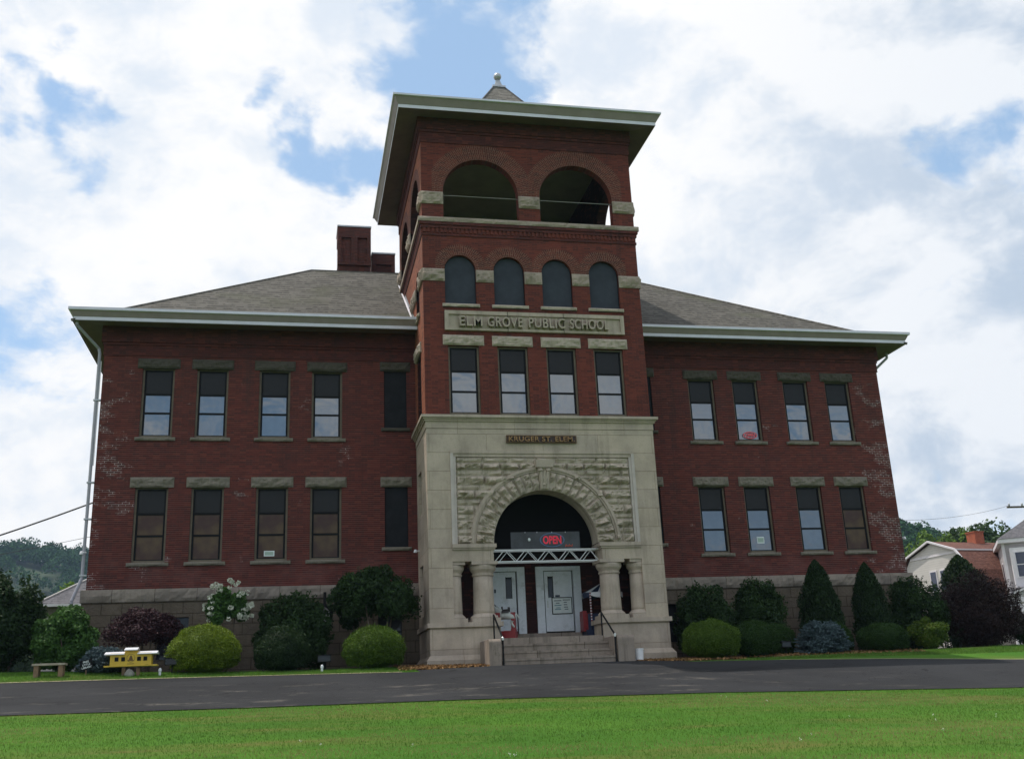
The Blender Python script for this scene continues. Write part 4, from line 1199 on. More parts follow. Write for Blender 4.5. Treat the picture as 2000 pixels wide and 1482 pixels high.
for zt, zb_, w0, w1, p0, p1 in ((6.52, 6.28, 0.30, 0.285, 0.30, 0.27), (6.28, 6.16, 0.23, 0.20, 0.20, 0.16), (6.16, 5.56, 0.20, 0.15, 0.16, 0.07)):
    pts = [(AC - w1, PY - p1, zb_), (AC + w1, PY - p1, zb_), (AC + w0, PY - p0, zt), (AC - w0, PY - p0, zt)]
    bk = [(x_, PY + 0.2, z_) for x_, y_, z_ in pts]
    mb.face(pts, 'trim_stone')
    for k in range(4): mb.face([pts[k], pts[(k + 1) % 4], bk[(k + 1) % 4], bk[k]], 'trim_stone')
for x in (-0.11, 0, 0.11): mb.bar((AC + x, PY - 0.19, 6.18), (AC + x * .8, PY - 0.10, 5.60), 0.05, 'rock_stone', 6)
for s in (-1, 1): mb.lathe(AC + s * 0.13, PY - 0.19, [(0.02, 6.12), (0.08, 6.17), (0.08, 6.24), (0.02, 6.28)], 'trim_stone', 10)
mb.build('keystone', school)
# imposts, columns and pedestals
for s in (-1, 1):
    mb = MB()
    x0, x1 = sorted((s * 3.12, s * 1.80))
    mb.box(x0, x1, PY + 0.0, PY + 0.85, 3.30, 3.66, 'porch_stone')
    mb.box(x0 - (0.05 if s > 0 else 0.0), x1 + (0.05 if s < 0 else 0.0), PY - 0.05, PY + 0.88, 3.66, 3.72, 'trim_stone')
    mb.box(x0 - (0.09 if s > 0 else 0.0), x1 + (0.09 if s < 0 else 0.0), PY - 0.09, PY + 0.9, 3.72, 3.84, 'trim_stone')
    mb.build('impost_block', school)
    cyc = -2.40
    for nm, cx, r_, ab in (('column', s * 2.10, 0.335, 0.42), ('column', s * 3.10, 0.31, 0.38)):
        c_ = MB()
        c_.lathe(cx, cyc, [(r_ * 1.02, 1.66), (r_, 1.8), (r_ * 0.965, 2.4), (r_ * 0.94, 2.88)], 'column_stone', 36)
        if nm: co = c_.build(nm, school, smooth=True)
        c_ = MB(); c_.box(cx - ab, cx + ab, cyc - ab, cyc + ab, 3.20, 3.30, 'trim_stone')
        c_.lathe(cx, cyc, [(r_ * 0.95, 2.86), (r_ * 1.04, 2.87), (r_ * 1.05, 2.92), (r_ * 0.97, 2.93), (r_ * 1.02, 2.97), (r_ * 1.22, 3.06), (r_ * 1.27, 3.14), (r_ * 1.24, 3.19)], 'trim_stone', 36)
        c_.build('capital', co)
        c_ = MB()
        c_.lathe(cx, cyc, [(r_ * 1.32, 1.54), (r_ * 1.34, 1.58), (r_ * 1.20, 1.63), (r_ * 1.06, 1.67), (r_ * 1.0, 1.70)], 'trim_stone', 36)
        c_.box(cx - r_ * 1.34, cx + r_ * 1.34, cyc - r_ * 1.34, cyc + r_ * 1.34, 1.42, 1.54, 'trim_stone')
        c_.build('column_base', co)
    mb = MB()
    x0, x1 = sorted((s * TX, s * 1.66))
    mb.box(x0, x1, PY, PY + 1.05, 0.40, 1.28, 'porch_stone')
    x0b, x1b = sorted((s * TX, s * (TX - .3))); mb.box(x0b, x1b, PY + 1.05, 0, 0.40, 1.28, 'porch_stone')
    mb.box(x0 - 0.08, x1 + 0.08, PY - 0.08, PY + 1.12, 1.28, 1.42, 'trim_stone')
    x0b, x1b = sorted((s * (TX + .08), s * (TX - .4))); mb.box(x0b, x1b, PY + 1.12, 0, 1.28, 1.418, 'trim_stone')
    xo = s * TX; xi = s * 1.66
    b0 = [(xo + s * .12, PY - .12), (xi - s * .05, PY - .12), (xi - s * .05, PY + 1.0), (xo + s * .12, 0)]
    b1 = [(xo + s * .01, PY - .01), (xi - s * .001, PY - .01), (xi - s * .001, PY + 1.0), (xo + s * .01, 0)]
    b00 = [(p, q, -0.3) for p, q in b0]; b01 = [(p, q, 0.30) for p, q in b0]; b11 = [(p, q, 0.45) for p, q in b1]
    for k in (0, 1, 3):
        j = (k + 1) % 4
        mb.face([b00[k], b00[j], b01[j], b01[k]], 'porch_stone'); mb.face([b01[k], b01[j], b11[j], b11[k]], 'porch_stone')
    mb.build('pedestal', school)
# porch interior
mb = MB()
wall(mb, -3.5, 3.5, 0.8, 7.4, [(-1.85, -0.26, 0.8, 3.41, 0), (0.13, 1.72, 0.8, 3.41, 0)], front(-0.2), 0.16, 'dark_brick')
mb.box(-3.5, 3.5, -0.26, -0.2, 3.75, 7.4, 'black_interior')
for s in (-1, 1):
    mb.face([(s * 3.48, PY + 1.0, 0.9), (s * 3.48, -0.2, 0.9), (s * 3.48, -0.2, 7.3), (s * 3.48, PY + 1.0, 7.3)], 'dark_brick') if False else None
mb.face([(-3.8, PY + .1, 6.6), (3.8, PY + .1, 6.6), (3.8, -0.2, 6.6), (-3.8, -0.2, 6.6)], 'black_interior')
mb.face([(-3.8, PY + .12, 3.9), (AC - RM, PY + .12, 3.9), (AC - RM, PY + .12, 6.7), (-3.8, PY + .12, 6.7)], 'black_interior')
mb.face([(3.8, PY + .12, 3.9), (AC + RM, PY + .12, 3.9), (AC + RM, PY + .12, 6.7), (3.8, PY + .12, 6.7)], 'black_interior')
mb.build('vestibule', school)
mb = MB()
mb.box(-1.64, 1.58, -3.0, -1.75, 0.3, 0.90, 'step_stone'); mb.box(-3.6, 3.6, -1.75, -0.1, 0.3, 0.90, 'step_stone')
mb.box(-1.95, 1.75, -0.75, -0.2, 0.90, 1.15, 'step_stone')
for k, (y, zt) in enumerate(((-4.38, 0.22), (-3.98, 0.45), (-3.55, 0.68))):
    mb.box(-1.998, 1.578, y, -2.95, -0.2 if k == 0 else zt - 0.23, zt, 'step_stone')
    mb.box(-1.998, 1.578, y - 0.025, y, zt - 0.06, zt, 'step_stone')
mb.build('entrance_steps', school)
for x0, x1 in ((-2.36, -2.0), (1.58, 2.10)):
    c_ = MB(); n = 6
    pr = [(-2.95, -0.3), (-4.50, -0.3), (-4.50, 0.68)] + [(-4.38 - 0.12 * math.cos(a), 0.68 + 0.12 * math.sin(a)) for a in np.linspace(0.3, math.pi / 2, n)] + [(-2.95, 0.80)]
    for x in (x0, x1): c_.face([(x, y, z) for y, z in (pr if x == x1 else pr[::-1])], 'step_stone')
    for (ya, za), (yb_, zb_) in zip(pr[:-1], pr[1:]): c_.face([(x0, ya, za), (x0, yb_, zb_), (x1, yb_, zb_), (x1, ya, za)], 'step_stone')
    c_.build('cheek_block', school)
# doors
for x0, hinge, win in ((-1.85, 1, 0.66), (0.13, -1, 0.15)):
    mb = MB(); w = 1.59
    mb.box(x0, x0 + 0.27, -0.26, -0.1, 1.15, 3.41, 'door_white'); mb.box(x0 + w - 0.27, x0 + w, -0.26, -0.1, 1.15, 3.41, 'door_white')
    mb.box(x0 + .27, x0 + w - .27, -0.258, -0.1, 3.27, 3.41, 'door_white')
    xl_, xr_ = x0 + 0.29, x0 + w - 0.29
    mb.box(x0 + .27, x0 + w - .27, -0.13, -0.1, 1.15, 3.27, 'frame_black')
    fr = mb.build('door_frame', school)
    mb = MB()
    a = xl_ + win; b_ = a + 0.17
    if hinge > 0: a, b_ = xr_ - 0.36, xr_ - 0.17
    else: a, b_ = xl_ + 0.15, xl_ + 0.31
    y = -0.19
    mb.box(xl_ + .02, xr_ - .02, y, y + 0.045, 1.20, 2.36, 'door_white'); mb.box(xl_ + .02, xr_ - .02, y, y + 0.045, 3.08, 3.255, 'door_white')
    mb.box(xl_ + .02, a, y, y + 0.045, 2.36, 3.08, 'door_white'); mb.box(b_, xr_ - .02, y, y + 0.045, 2.36, 3.08, 'door_white')
    mb.box(xl_ + .02, xr_ - .02, y - .004, y, 1.20, 1.23, 'frame_black')
    dr = mb.build('door', school)
    mb = MB(); mb.box(a, b_, y + 0.012, y + 0.03, 2.36, 3.08, 'pane_black')
    for q in ((a - .015, a), (b_, b_ + .015)): mb.box(*q, y - .01, y + .02, 2.35, 3.09, 'frame_black')
    mb.build('vision_pane', dr)
    mb = MB(); hx = xl_ + 0.10 if hinge < 0 else xl_ + 0.08
    mb.box(hx - .025, hx + .025, y - .012, y, 2.02, 2.26, 'silver_metal'); mb.bar((hx, y - .05, 2.04), (hx, y - .05, 2.24), 0.011, 'silver_metal', 6)
    mb.bar((hx, y, 2.04), (hx, y - .05, 2.04), 0.01, 'silver_metal', 5); mb.bar((hx, y, 2.24), (hx, y - .05, 2.24), 0.01, 'silver_metal', 5)
    mb.build('door_handle', dr)
# downspouts
mb = MB()
mb.tube([(-15.25, -0.75, 11.80), (-15.25, -0.75, 11.62), (-14.64, -0.02, 11.05), (-14.60, -0.02, 10.9), (-14.60, -0.02, 3.35), (-14.82, -0.20, 2.62), (-14.84, -0.22, 0.3)], 0.052, 'pipe_grey', 8)
for z in (9.2, 6.4, 5.2, 3.4): mb.box(-14.68, -14.46, -0.09, 0.03, z, z + 0.05, 'lead_metal')
mb.tube([(-14.53, -0.03, 10.6), (-14.53, -0.03, 7.0)], 0.018, 'white_paint', 6)
mb.build('downspout', school)
mb = MB()
mb.tube([(15.22, 0.30, 11.80), (15.22, 0.30, 11.55), (14.62, 0.55, 11.0), (14.58, 0.55, 10.8), (14.58, 0.55, 0.2)], 0.052, 'pipe_grey', 8)
mb.build('downspout', school)
for P_ in ((-3.93, -0.85, 3.93), (-14.52, -0.05, 4.15), (14.52, 0.2, 4.3)):
    mb = MB(); sx = -1 if P_[0] < 0 else 1
    mb.bar(P_, (P_[0] + sx * 0.12, P_[1] - 0.03, P_[2]), 0.02, 'white_plastic', 6); mb.lathe(P_[0] + sx * 0.14, P_[1] - 0.04, [(0.03, P_[2] + .04), (0.055, P_[2]), (0.06, P_[2] - 0.06)], 'white_plastic', 10)
    mb.build('wall_light', school)

# ------------------------------------------------------------------ things on and around the entrance
mb = MB(); mb.box(-1.24, 1.15, PY - 0.06, PY + 0.0, 7.14, 7.40, 'sign_board')
for a, b_, c_, dd in ((-1.24, 1.15, 7.14, 7.165), (-1.24, 1.15, 7.375, 7.40), (-1.24, -1.215, 7.165, 7.375), (1.125, 1.15, 7.165, 7.375)): mb.box(a, b_, PY - 0.075, PY - 0.06, c_, dd, 'brown_paint')
nb = tag(mb.build('name_board'), 'dark wooden board with gold lettering KRUGER ST. ELEM. above the arch', 'name board')
text_mesh('letters', 'KRUGER ST. ELEM.', 'gold_letter', 2.24, 0.165, (-0.045, PY - 0.068, 7.27), 0.05, nb, bold=0.01, spacing=1.08)

t = thing('banner', 'dark banner with red OPEN in a blue oval, above the metal truss', 'banner', (0.05, -2.28, 3.72))
mb = MB()
n = 24
for k in range(n):
    xa, xb_ = -1.16 + 2.32 * k / n, -1.16 + 2.32 * (k + 1) / n
    ya, yb_ = 0.012 * math.sin(xa * 5), 0.012 * math.sin(xb_ * 5)
    mb.face([(xa, ya, 0), (xb_, yb_, 0), (xb_, yb_, 0.57), (xa, ya, 0.57)], 'banner_grey')
    mb.face([(xa, ya + .006, 0), (xb_, yb_ + .006, 0), (xb_, yb_ + .006, 0.57), (xa, ya + .006, 0.57)], 'banner_grey')
mb.build('cloth', t)
mb = MB()
def oval(rx_, rz_, y, mat, rx2=None, rz2=None, cx=0.22, cz=0.30):
    for k in range(40):
        a, b_ = 2 * math.pi * k / 40, 2 * math.pi * (k + 1) / 40
        r2 = (rx2 or 0, rz2 or 0)
        mb.face([(cx + r2[0] * math.cos(a), y, cz + r2[1] * math.sin(a)), (cx + rx_ * math.cos(a), y, cz + rz_ * math.sin(a)), (cx + rx_ * math.cos(b_), y, cz + rz_ * math.sin(b_)), (cx + r2[0] * math.cos(b_), y, cz + r2[1] * math.sin(b_))], mat)
oval(0.42, 0.235, -0.02, 'banner_blue', 0.38, 0.205); oval(0.37, 0.195, -0.019, 'banner_grey')
mb.build('oval', t)
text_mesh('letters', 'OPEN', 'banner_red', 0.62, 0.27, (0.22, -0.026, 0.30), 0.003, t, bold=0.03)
mb = MB()
for k in range(7):
    x = 0.66 + 0.035 * k; mb.bar((x, -0.022, 0.07 + 0.02 * (k % 2)), (x + 0.03, -0.022, 0.15 - 0.025 * (k % 3)), 0.014, 'letter_orange', 4)
mb.build('scribble', t)
mb = MB()
for x in (-0.68, -0.28, 0.22, 0.68): mb.bar((x, -0.014, 0.535), (x, -0.014, 0.57), 0.009, 'white_plastic', 5)
mb.build('eyelets', t)
mb = MB()
mb.lathe(-0.55, -0.015, [(0.03, 0.27), (0.045, 0.30), (0.045, 0.34), (0.02, 0.37)], 'paper_white', 10); mb.build('printed_dot', t)

t = thing('metal_truss', 'silver lattice truss beam spanning the entrance between the columns', 'truss', (0.0, -2.55, 3.30))
mb = MB()
for y, z in ((0, 0), (0, 0.37), (0.3, 0.0), (0.3, 0.37)): mb.bar((-1.78, y, z), (1.80, y, z), 0.027, 'silver_metal', 8)
mb.build('chord', t)
mb = MB(); n = 10; L = 3.5 / n
for y in (0, 0.3):
    for k in range(n):
        xa = -1.74 + L * k + (0.17 if y else 0)
        z0, z1 = (0.01, 0.36) if k % 2 == 0 else (0.36, 0.01)
        mb.bar((xa + .02, y, z0), (min(1.78, xa + L - .02), y, z1), 0.014, 'silver_metal', 6)
mb.build('lattice', t)

for nm, x, tx, lb in (('hand_rail', -1.93, -1.93, 'black metal handrail beside the left stone cheek block'), ('hand_rail', 1.53, 1.53, 'black metal handrail sloping down beside the right stone cheek block')):
    t = thing(nm, lb, 'handrail', (x, -4.42, 0.02), 'handrails of the entrance steps')
    mb = MB(); mb.bar((0, 0, 0), (0, 0, 0.78), 0.028, 'black_metal', 8); mb.build('post', t)
    mb = MB(); mb.bar((0, 1.32, 0.86), (0, 1.32, 1.60), 0.024, 'black_metal', 8); mb.build('post', t)
    mb = MB(); mb.tube([(0, 0, 0.80), (0, 1.32, 1.58)], 0.028, 'black_metal', 8); mb.build('rail', t)
    mb = MB(); mb.lathe(0, 0, [(0.034, 0.74), (0.036, 0.82), (0.02, 0.84)], 'silver_metal', 10); mb.build('joint', t)

t = thing('notice', 'white notice with printed lines in a black frame on the right door', 'notice', (1.02, -0.20, 2.08))
mb = MB(); mb.box(-0.36, 0.36, -0.012, -0.002, -0.285, 0.285, 'frame_black'); mb.build('frame', t)
mb = MB(); mb.box(-0.33, 0.33, -0.018, -0.012, -0.255, 0.255, 'paper_white'); p = mb.build('sheet', t)
mb = MB()
for k, (x0, x1, z, mt) in enumerate(((-0.28, -0.02, 0.17, 'ink'), (-0.22, -0.09, 0.09, 'ink'), (-0.27, -0.03, 0.01, 'ink_teal'), (-0.21, -0.06, -0.07, 'ink_teal'), (-0.26, -0.04, -0.12, 'ink_teal'),
                                     (0.03, 0.29, 0.19, 'ink'), (0.06, 0.17, 0.11, 'ink'), (0.06, 0.18, 0.03, 'ink'), (0.06, 0.20, -0.05, 'ink'), (0.08, 0.21, -0.12, 'ink'))):
    mb.box(x0, x1, -0.021, -0.018, z - 0.013, z + 0.013, mt)
mb.build('printed_lines', p)
mb = MB(); mb.box(-0.08, 0.08, -0.008, 0, -0.03, 0.03, 'navy_paint')
tag(mb.build('sticker', loc=(0.88, -0.195, 2.41)), 'small blue sticker on the right door above the notice', 'sticker')
mb = MB(); mb.box(-0.03, 0.03, -0.008, 0, -0.06, 0.06, 'ink')
tag(mb.build('sticker', loc=(-1.30, -0.195, 2.62)), 'small dark sticker on the left door', 'sticker')

# window signs
mb = MB(); n = 28
for k in range(n):
    a, b_ = 2 * math.pi * k / n, 2 * math.pi * (k + 1) / n
    mb.bar((0.27 * math.cos(a), 0, 0.12 * math.sin(a)), (0.27 * math.cos(b_), 0, 0.12 * math.sin(b_)), 0.016, 'neon_red', 5)
nsig = tag(mb.build('open_sign', loc=(8.82, 0.10, 8.24)), 'lit red OPEN sign low in an upper window of the right wing', 'neon sign')
text_mesh('letters', 'OPEN', 'neon_red', 0.36, 0.12, (0, -0.012, 0), 0.01, nsig, bold=0.01)
mb = MB(); mb.box(-0.14, 0.14, 0, 0.006, -0.12, 0.12, 'paper_white'); mb.box(-0.115, 0.115, -0.002, 0, -0.08, 0.08, 'paper_green')
tag(mb.build('paper_notice', loc=(8.78, 0.145, 4.28)), 'white paper notice in a lower window of the right wing', 'notice')
mb = MB(); mb.box(-0.17, 0.17, 0, 0.006, -0.09, 0.09, 'paper_white'); mb.box(-0.14, 0.14, -0.002, 0, -0.06, 0.06, 'paper_green')
tag(mb.build('paper_notice', loc=(-8.83, 0.145, 4.06)), 'pale green notice low in a lower window of the left wing', 'notice')

# bucket
t = thing('bucket', 'white plastic bucket on the asphalt beside the entrance steps', 'bucket', (2.28, -4.30, gz(2.28, -4.3) + 0.02))
mb = MB(); mb.lathe(0, 0, [(0.125, 0.0), (0.15, 0.36), (0.158, 0.36), (0.158, 0.33), (0.142, 0.35), (0.12, 0.02)], 'white_plastic', 24); mb.build('body', t, smooth=False)
mb = MB(); mb.tube([(0.155 * math.cos(a), 0.155 * math.sin(a) * .5 - 0.12, 0.31 - 0.10 * math.sin(a)) for a in np.linspace(0, math.pi, 9)], 0.006, 'silver_metal', 5); mb.build('handle', t)

# coin operated horse ride
def skin(name, joints, edges, radii, mat, parent, sub=2):
    me = bpy.data.meshes.new(name); me.from_pydata(joints, edges, []); me.materials.append(MATS[mat])
    o = bpy.data.objects.new(name, me); COL.objects.link(o); o.parent = parent
    m1 = o.modifiers.new('skin', 'SKIN'); m1.use_smooth_shade = True
    for k, r_ in enumerate(radii): me.skin_vertices[0].data[k].radius = r_ if isinstance(r_, tuple) else (r_, r_)
    me.skin_vertices[0].data[0].use_root = True
    m2 = o.modifiers.new('sub', 'SUBSURF'); m2.levels = m2.render_levels = sub
    return o
t = thing('horse_ride', 'coin operated pale horse with black saddle on a red base, by the left door', 'kiddie ride', (-1.33, -1.95, 0.90), rz=R(-20))
mb = MB(); mb.box(-0.30, 0.34, -0.24, 0.30, 0.0, 0.27, 'red_paint'); mb.build('base', t)
mb = MB(); mb.box(0.19, 0.33, -0.10, 0.12, 0.27, 0.85, 'red_paint'); mb.box(0.18, 0.34, -0.12, 0.14, 0.27, 0.33, 'red_paint'); mb.build('pillar', t)
mb = MB(); mb.box(-0.37, -0.14, -0.30, -0.16, 0.50, 0.84, 'red_paint'); mb.box(-0.32, -0.19, -0.305, -0.30, 0.60, 0.76, 'silver_metal'); mb.bar((-0.25, -0.2, 0.27), (-0.25, -0.2, 0.50), 0.03, 'red_paint', 6); mb.build('coin_box', t)
H = [(0.22, 0, 0.82), (0.0, 0, 0.78), (-0.20, 0, 0.84), (-0.34, 0, 1.00), (-0.42, 0, 1.10), (-0.54, 0, 0.98),
     (-0.22, 0.08, 0.68), (-0.30, 0.09, 0.52), (-0.20, 0.09, 0.40), (-0.22, -0.08, 0.68), (-0.36, -0.09, 0.58), (-0.32, -0.09, 0.42),
     (0.28, 0.08, 0.66), (0.22, 0.09, 0.50), (0.34, 0.09, 0.36), (0.28, -0.08, 0.66), (0.20, -0.09, 0.52), (0.30, -0.09, 0.36), (0.36, 0, 0.80), (0.46, 0, 0.62)]
E_h = [(0, 1), (1, 2), (2, 3), (3, 4), (4, 5), (2, 6), (6, 7), (7, 8), (2, 9), (9, 10), (10, 11), (0, 12), (12, 13), (13, 14), (0, 15), (15, 16), (16, 17), (0, 18), (18, 19)]
Rh = [0.13, 0.135, 0.13, 0.085, 0.065, 0.042, 0.06, 0.04, 0.035, 0.06, 0.04, 0.035, 0.065, 0.04, 0.035, 0.065, 0.04, 0.035, 0.03, 0.02]
hb = skin('horse_body', H, E_h, Rh, 'horse_paint', t)
mb = MB()
for k in range(7):
    a0, a1 = math.radians(-80 + k * 160 / 7), math.radians(-80 + (k + 1) * 160 / 7)
    mb.face([(-0.10, 0.155 * math.sin(a0), 0.80 + 0.16 * math.cos(a0)), (0.14, 0.155 * math.sin(a0), 0.81 + 0.16 * math.cos(a0)), (0.14, 0.155 * math.sin(a1), 0.81 + 0.16 * math.cos(a1)), (-0.10, 0.155 * math.sin(a1), 0.80 + 0.16 * math.cos(a1))], 'saddle_black')
mb.bar((-0.09, 0, 0.95), (-0.10, 0, 1.05), 0.03, 'saddle_black', 6); mb.box(0.10, 0.15, -0.10, 0.10, 0.94, 1.02, 'saddle_black'); mb.build('saddle', t)
mb = MB()
for k in range(6):
    q = k / 5; mb.bar((-0.19 - 0.22 * q, 0.0, 0.98 + 0.19 * q), (-0.15 - 0.22 * q, 0.03 * (-1) ** k, 0.90 + 0.19 * q), 0.035, 'saddle_black', 5, 0.01)
for s in (-1, 1): mb.bar((-0.42, s * 0.03, 1.15), (-0.41, s * 0.04, 1.23), 0.022, 'horse_paint', 5, 0.005)
mb.build('mane', t)

# canopied ride on the right
t = thing('canopy_ride', 'small ride with blue and white canopy, striped poles and red seat by the right column', 'kiddie ride', (1.95, -1.05, 0.90))
mb = MB(); mb.box(-0.42, 0.62, -0.30, 0.45, 0, 0.28, 'navy_paint'); mb.box(-0.34, 0.55, -0.26, 0.40, 0.28, 0.80, 'navy_paint'); mb.build('base', t)
mb = MB(); mb.box(-0.50, -0.16, -0.20, 0.22, 0.24, 0.82, 'red_paint'); mb.box(-0.50, -0.36, -0.18, 0.20, 0.82, 0.90, 'red_paint'); mb.build('seat', t)
for x in (-0.22, 0.80):
    mb = MB()
    for k in range(22): mb.bar((x, -0.25, 0.55 + k * .045), (x, -0.25, 0.595 + k * .045), 0.028, 'white_plastic' if k % 2 else 'red_paint', 8)
    mb.bar((x, -0.25, 0.0), (x, -0.25, 0.55), 0.02, 'black_metal', 6)
    mb.build('striped_pole', t)
mb = MB(); n = 32; cx = 0.29
for k in range(n):
    a, b_ = 2 * math.pi * k / n, 2 * math.pi * (k + 1) / n
    q = lambda t_, r_, z: (cx + r_ * math.cos(t_), 0.05 + 0.62 * r_ * math.sin(t_), z)
    mb.face([q(a, 0.70, 1.50), q(b_, 0.70, 1.50), q(b_, 0.03, 1.82), q(a, 0.03, 1.82)], 'white_plastic' if (k // 2) % 2 else 'navy_paint')
    da, db = (0.0 if k % 4 == 0 else -0.05 - 0.03 * (k % 4 == 2)), (0.0 if (k + 1) % 4 == 0 else -0.05 - 0.03 * ((k + 1) % 4 == 2))
    mb.face([q(a, 0.70, 1.50), q(b_, 0.70, 1.50), q(b_, 0.71, 1.40 + db), q(a, 0.71, 1.40 + da)], 'white_plastic' if (k // 4) % 2 else 'navy_paint')
mb.build('canopy', t)

# ------------------------------------------------------------------ garden things in front of the left wing
t = thing('bench', 'low weathered wooden bench on the grass strip', 'bench', (-14.44, -4.3, gz(-14.44, -4.3)))
mb = MB(); mb.box(-0.42, 0.42, -0.17, 0.17, 0.29, 0.345, 'wood_weathered'); mb.build('seat', t)
for x in (-0.31, 0.31):
    mb = MB(); mb.box(x - 0.06, x + 0.06, -0.14, 0.14, -0.04, 0.29, 'wood_post'); mb.build('leg', t)

t = thing('library_sign', 'small dark tilted sign reading FREE LITTLE LIBRARY on a stake', 'sign', (-13.53, -4.15, gz(-13.53, -4.15)))
mb = MB(); mb.bar((0, 0.02, -0.05), (0, 0.02, 0.16), 0.015, 'wood_post', 6); mb.build('stake', t)
mb = MB(); mb.box(-0.16, 0.16, -0.008, 0.008, -0.13, 0.13, 'frame_black'); b_ = mb.build('board', t); b_.location = (0, 0, 0.29); b_.rotation_euler = (0, R(-12), 0)
for k, wd in enumerate(('FREE', 'LITTLE', 'LIBRARY')):
    text_mesh('letters', wd, 'paper_white', (0.15, 0.20, 0.26)[k], 0.052, (0.0, -0.011, 0.075 - 0.075 * k), 0.002, b_, bold=0.01)

zc = gz(-12.35, -4.2)
t = thing('book_box', 'yellow caboose shaped little library box on two wooden posts', 'book box', (-12.35, -4.2, zc))
mb = MB(); mb.box(-0.54, 0.54, -0.17, 0.20, 0.24, 0.60, 'yellow_paint'); mb.box(-0.70, 0.70, -0.16, 0.18, 0.235, 0.275, 'yellow_paint'); mb.box(-0.56, 0.56, -0.175, -0.17, 0.245, 0.27, 'yellow_paint'); bd = mb.build('body', t)
mb = MB(); mb.box(-0.17, 0.17, -0.13, 0.16, 0.60, 0.70, 'yellow_paint'); mb.build('cupola', t)
def slab_roof(x0, x1, z, dz=0.03):
    m_ = MB()
    m_.face([(x0, -0.24, z), (x1, -0.24, z), (x1, 0.02, z + 0.07), (x0, 0.02, z + 0.07)], 'white_plastic'); m_.face([(x0, 0.26, z), (x1, 0.26, z), (x1, 0.02, z + 0.07), (x0, 0.02, z + 0.07)], 'white_plastic')
    m_.face([(x0, -0.24, z), (x1, -0.24, z), (x1, -0.24, z - .02), (x0, -0.24, z - .02)], 'white_plastic')
    m_.face([(x0, -0.24, z - .02), (x1, -0.24, z - .02), (x1, 0.26, z - .02), (x0, 0.26, z - .02)], 'white_plastic')
    for x in (x0, x1): m_.face([(x, -0.24, z - .02), (x, 0.26, z - .02), (x, 0.26, z), (x, 0.02, z + .07), (x, -0.24, z)], 'white_plastic')
    m_.build('roof', t)
slab_roof(-0.69, -0.17, 0.575); slab_roof(0.17, 0.69, 0.575); slab_roof(-0.18, 0.17, 0.68)
for x in (-0.37, -0.20, 0.215, 0.38):
    mb = MB(); mb.box(x - 0.05, x + 0.05, -0.178, -0.17, 0.38, 0.49, 'frame_black'); mb.build('window', bd)
mb = MB()
for k in range(24):
    a, c_ = 2 * math.pi * k / 24, 2 * math.pi * (k + 1) / 24
    mb.bar((0.105 * math.cos(a), -0.173, 0.46 + 0.105 * math.sin(a)), (0.105 * math.cos(c_), -0.173, 0.46 + 0.105 * math.sin(c_)), 0.006, 'brown_paint', 4)
mb.face([(-0.06, -0.174, 0.41), (0.06, -0.174, 0.41), (0.035, -0.174, 0.48), (0, -0.174, 0.545), (-0.035, -0.174, 0.48)], 'brown_paint')
mb.box(-0.075, 0.075, -0.175, -0.171, 0.385, 0.405, 'brown_paint'); mb.box(-0.09, 0.09, -0.174, -0.171, 0.30, 0.315, 'brown_paint'); mb.box(0.38, 0.47, -0.174, -0.171, 0.262, 0.275, 'frame_black')
mb.build('emblem', bd)
for x in (-0.19, 0.19):
    mb = MB(); mb.box(x - 0.045, x + 0.045, -0.05, 0.05, -0.05, 0.24, 'wood_post'); mb.build('post', t)
mb = MB(); vs, fs = core_mesh((0, 0, 0.05), (0.13, 0.10, 0.13), 14, 9, 0.3)
mb.v = [tuple(p) for p in vs]; mb.f = fs; mb.m = [mb.mi('boulder')] * len(fs)
tag(mb.build('boulder', loc=(-12.36, -4.38, gz(-12.36, -4.38)), smooth=True), 'rounded grey stone under the yellow caboose box', 'stone')
for x, y, lb in ((-11.58, -4.25, 'short white plant marker right of the yellow caboose box'), (-7.17, -4.2, 'short white plant marker in front of the dark globe shrub')):
    t = thing('plant_marker', lb, 'plant marker', (x, y, gz(x, y)), 'small white plant markers in the grass')  # plain white plant markers, not light sources
    mb = MB(); mb.lathe(0, 0, [(0.03, -0.03), (0.035, 0.10), (0.045, 0.11)], 'white_plastic', 10); mb.build('post', t)
    mb = MB(); mb.lathe(0, 0, [(0.045, 0.11), (0.04, 0.17), (0.012, 0.20)], 'white_plastic', 10); mb.build('cap', t)
def flood(x, y, w, lb):
    t = thing('floodlight', lb, 'floodlight', (x, y, gz(x, y)), 'black ground floodlights in the planting')
    mb = MB(); mb.bar((0, 0, -0.05), (0, 0, 0.24), 0.02, 'black_metal', 6); mb.build('stake', t)
    mb = MB(); mb.box(-w, w, -0.09, 0.07, 0.24, 0.42, 'black_metal'); mb.box(-w - .02, w + .02, -0.10, 0.09, 0.42, 0.44, 'black_metal'); mb.build('housing', t)
    mb = MB(); mb.face([(-w + .02, -0.093, 0.26), (w - .02, -0.093, 0.26), (w - .02, -0.093, 0.40), (-w + .02, -0.093, 0.40)], 'pane_black'); mb.build('lens', t)
flood(7.56, -3.35, 0.16, 'black floodlight between clipped green globes and the blue spruce')
flood(-7.10, -3.75, 0.19, 'black floodlight behind the small white plant marker, left wing')
flood(-11.30, -3.9, 0.20, 'black floodlight between the caboose box and the yellow green globe')
t = thing('rail_signal', 'round black railway signal with pale lens against the left wing', 'signal', (-7.12, -0.85, gz(-7.12, -.85)))
mb = MB(); mb.bar((0.1, 0, -0.05), (0.1, 0, 1.75), 0.07, 'black_metal', 10); mb.bar((0.1, 0, 1.75), (0.1, 0, 2.5), 0.05, 'black_metal', 8); mb.build('post', t)
mb = MB(); n = 32
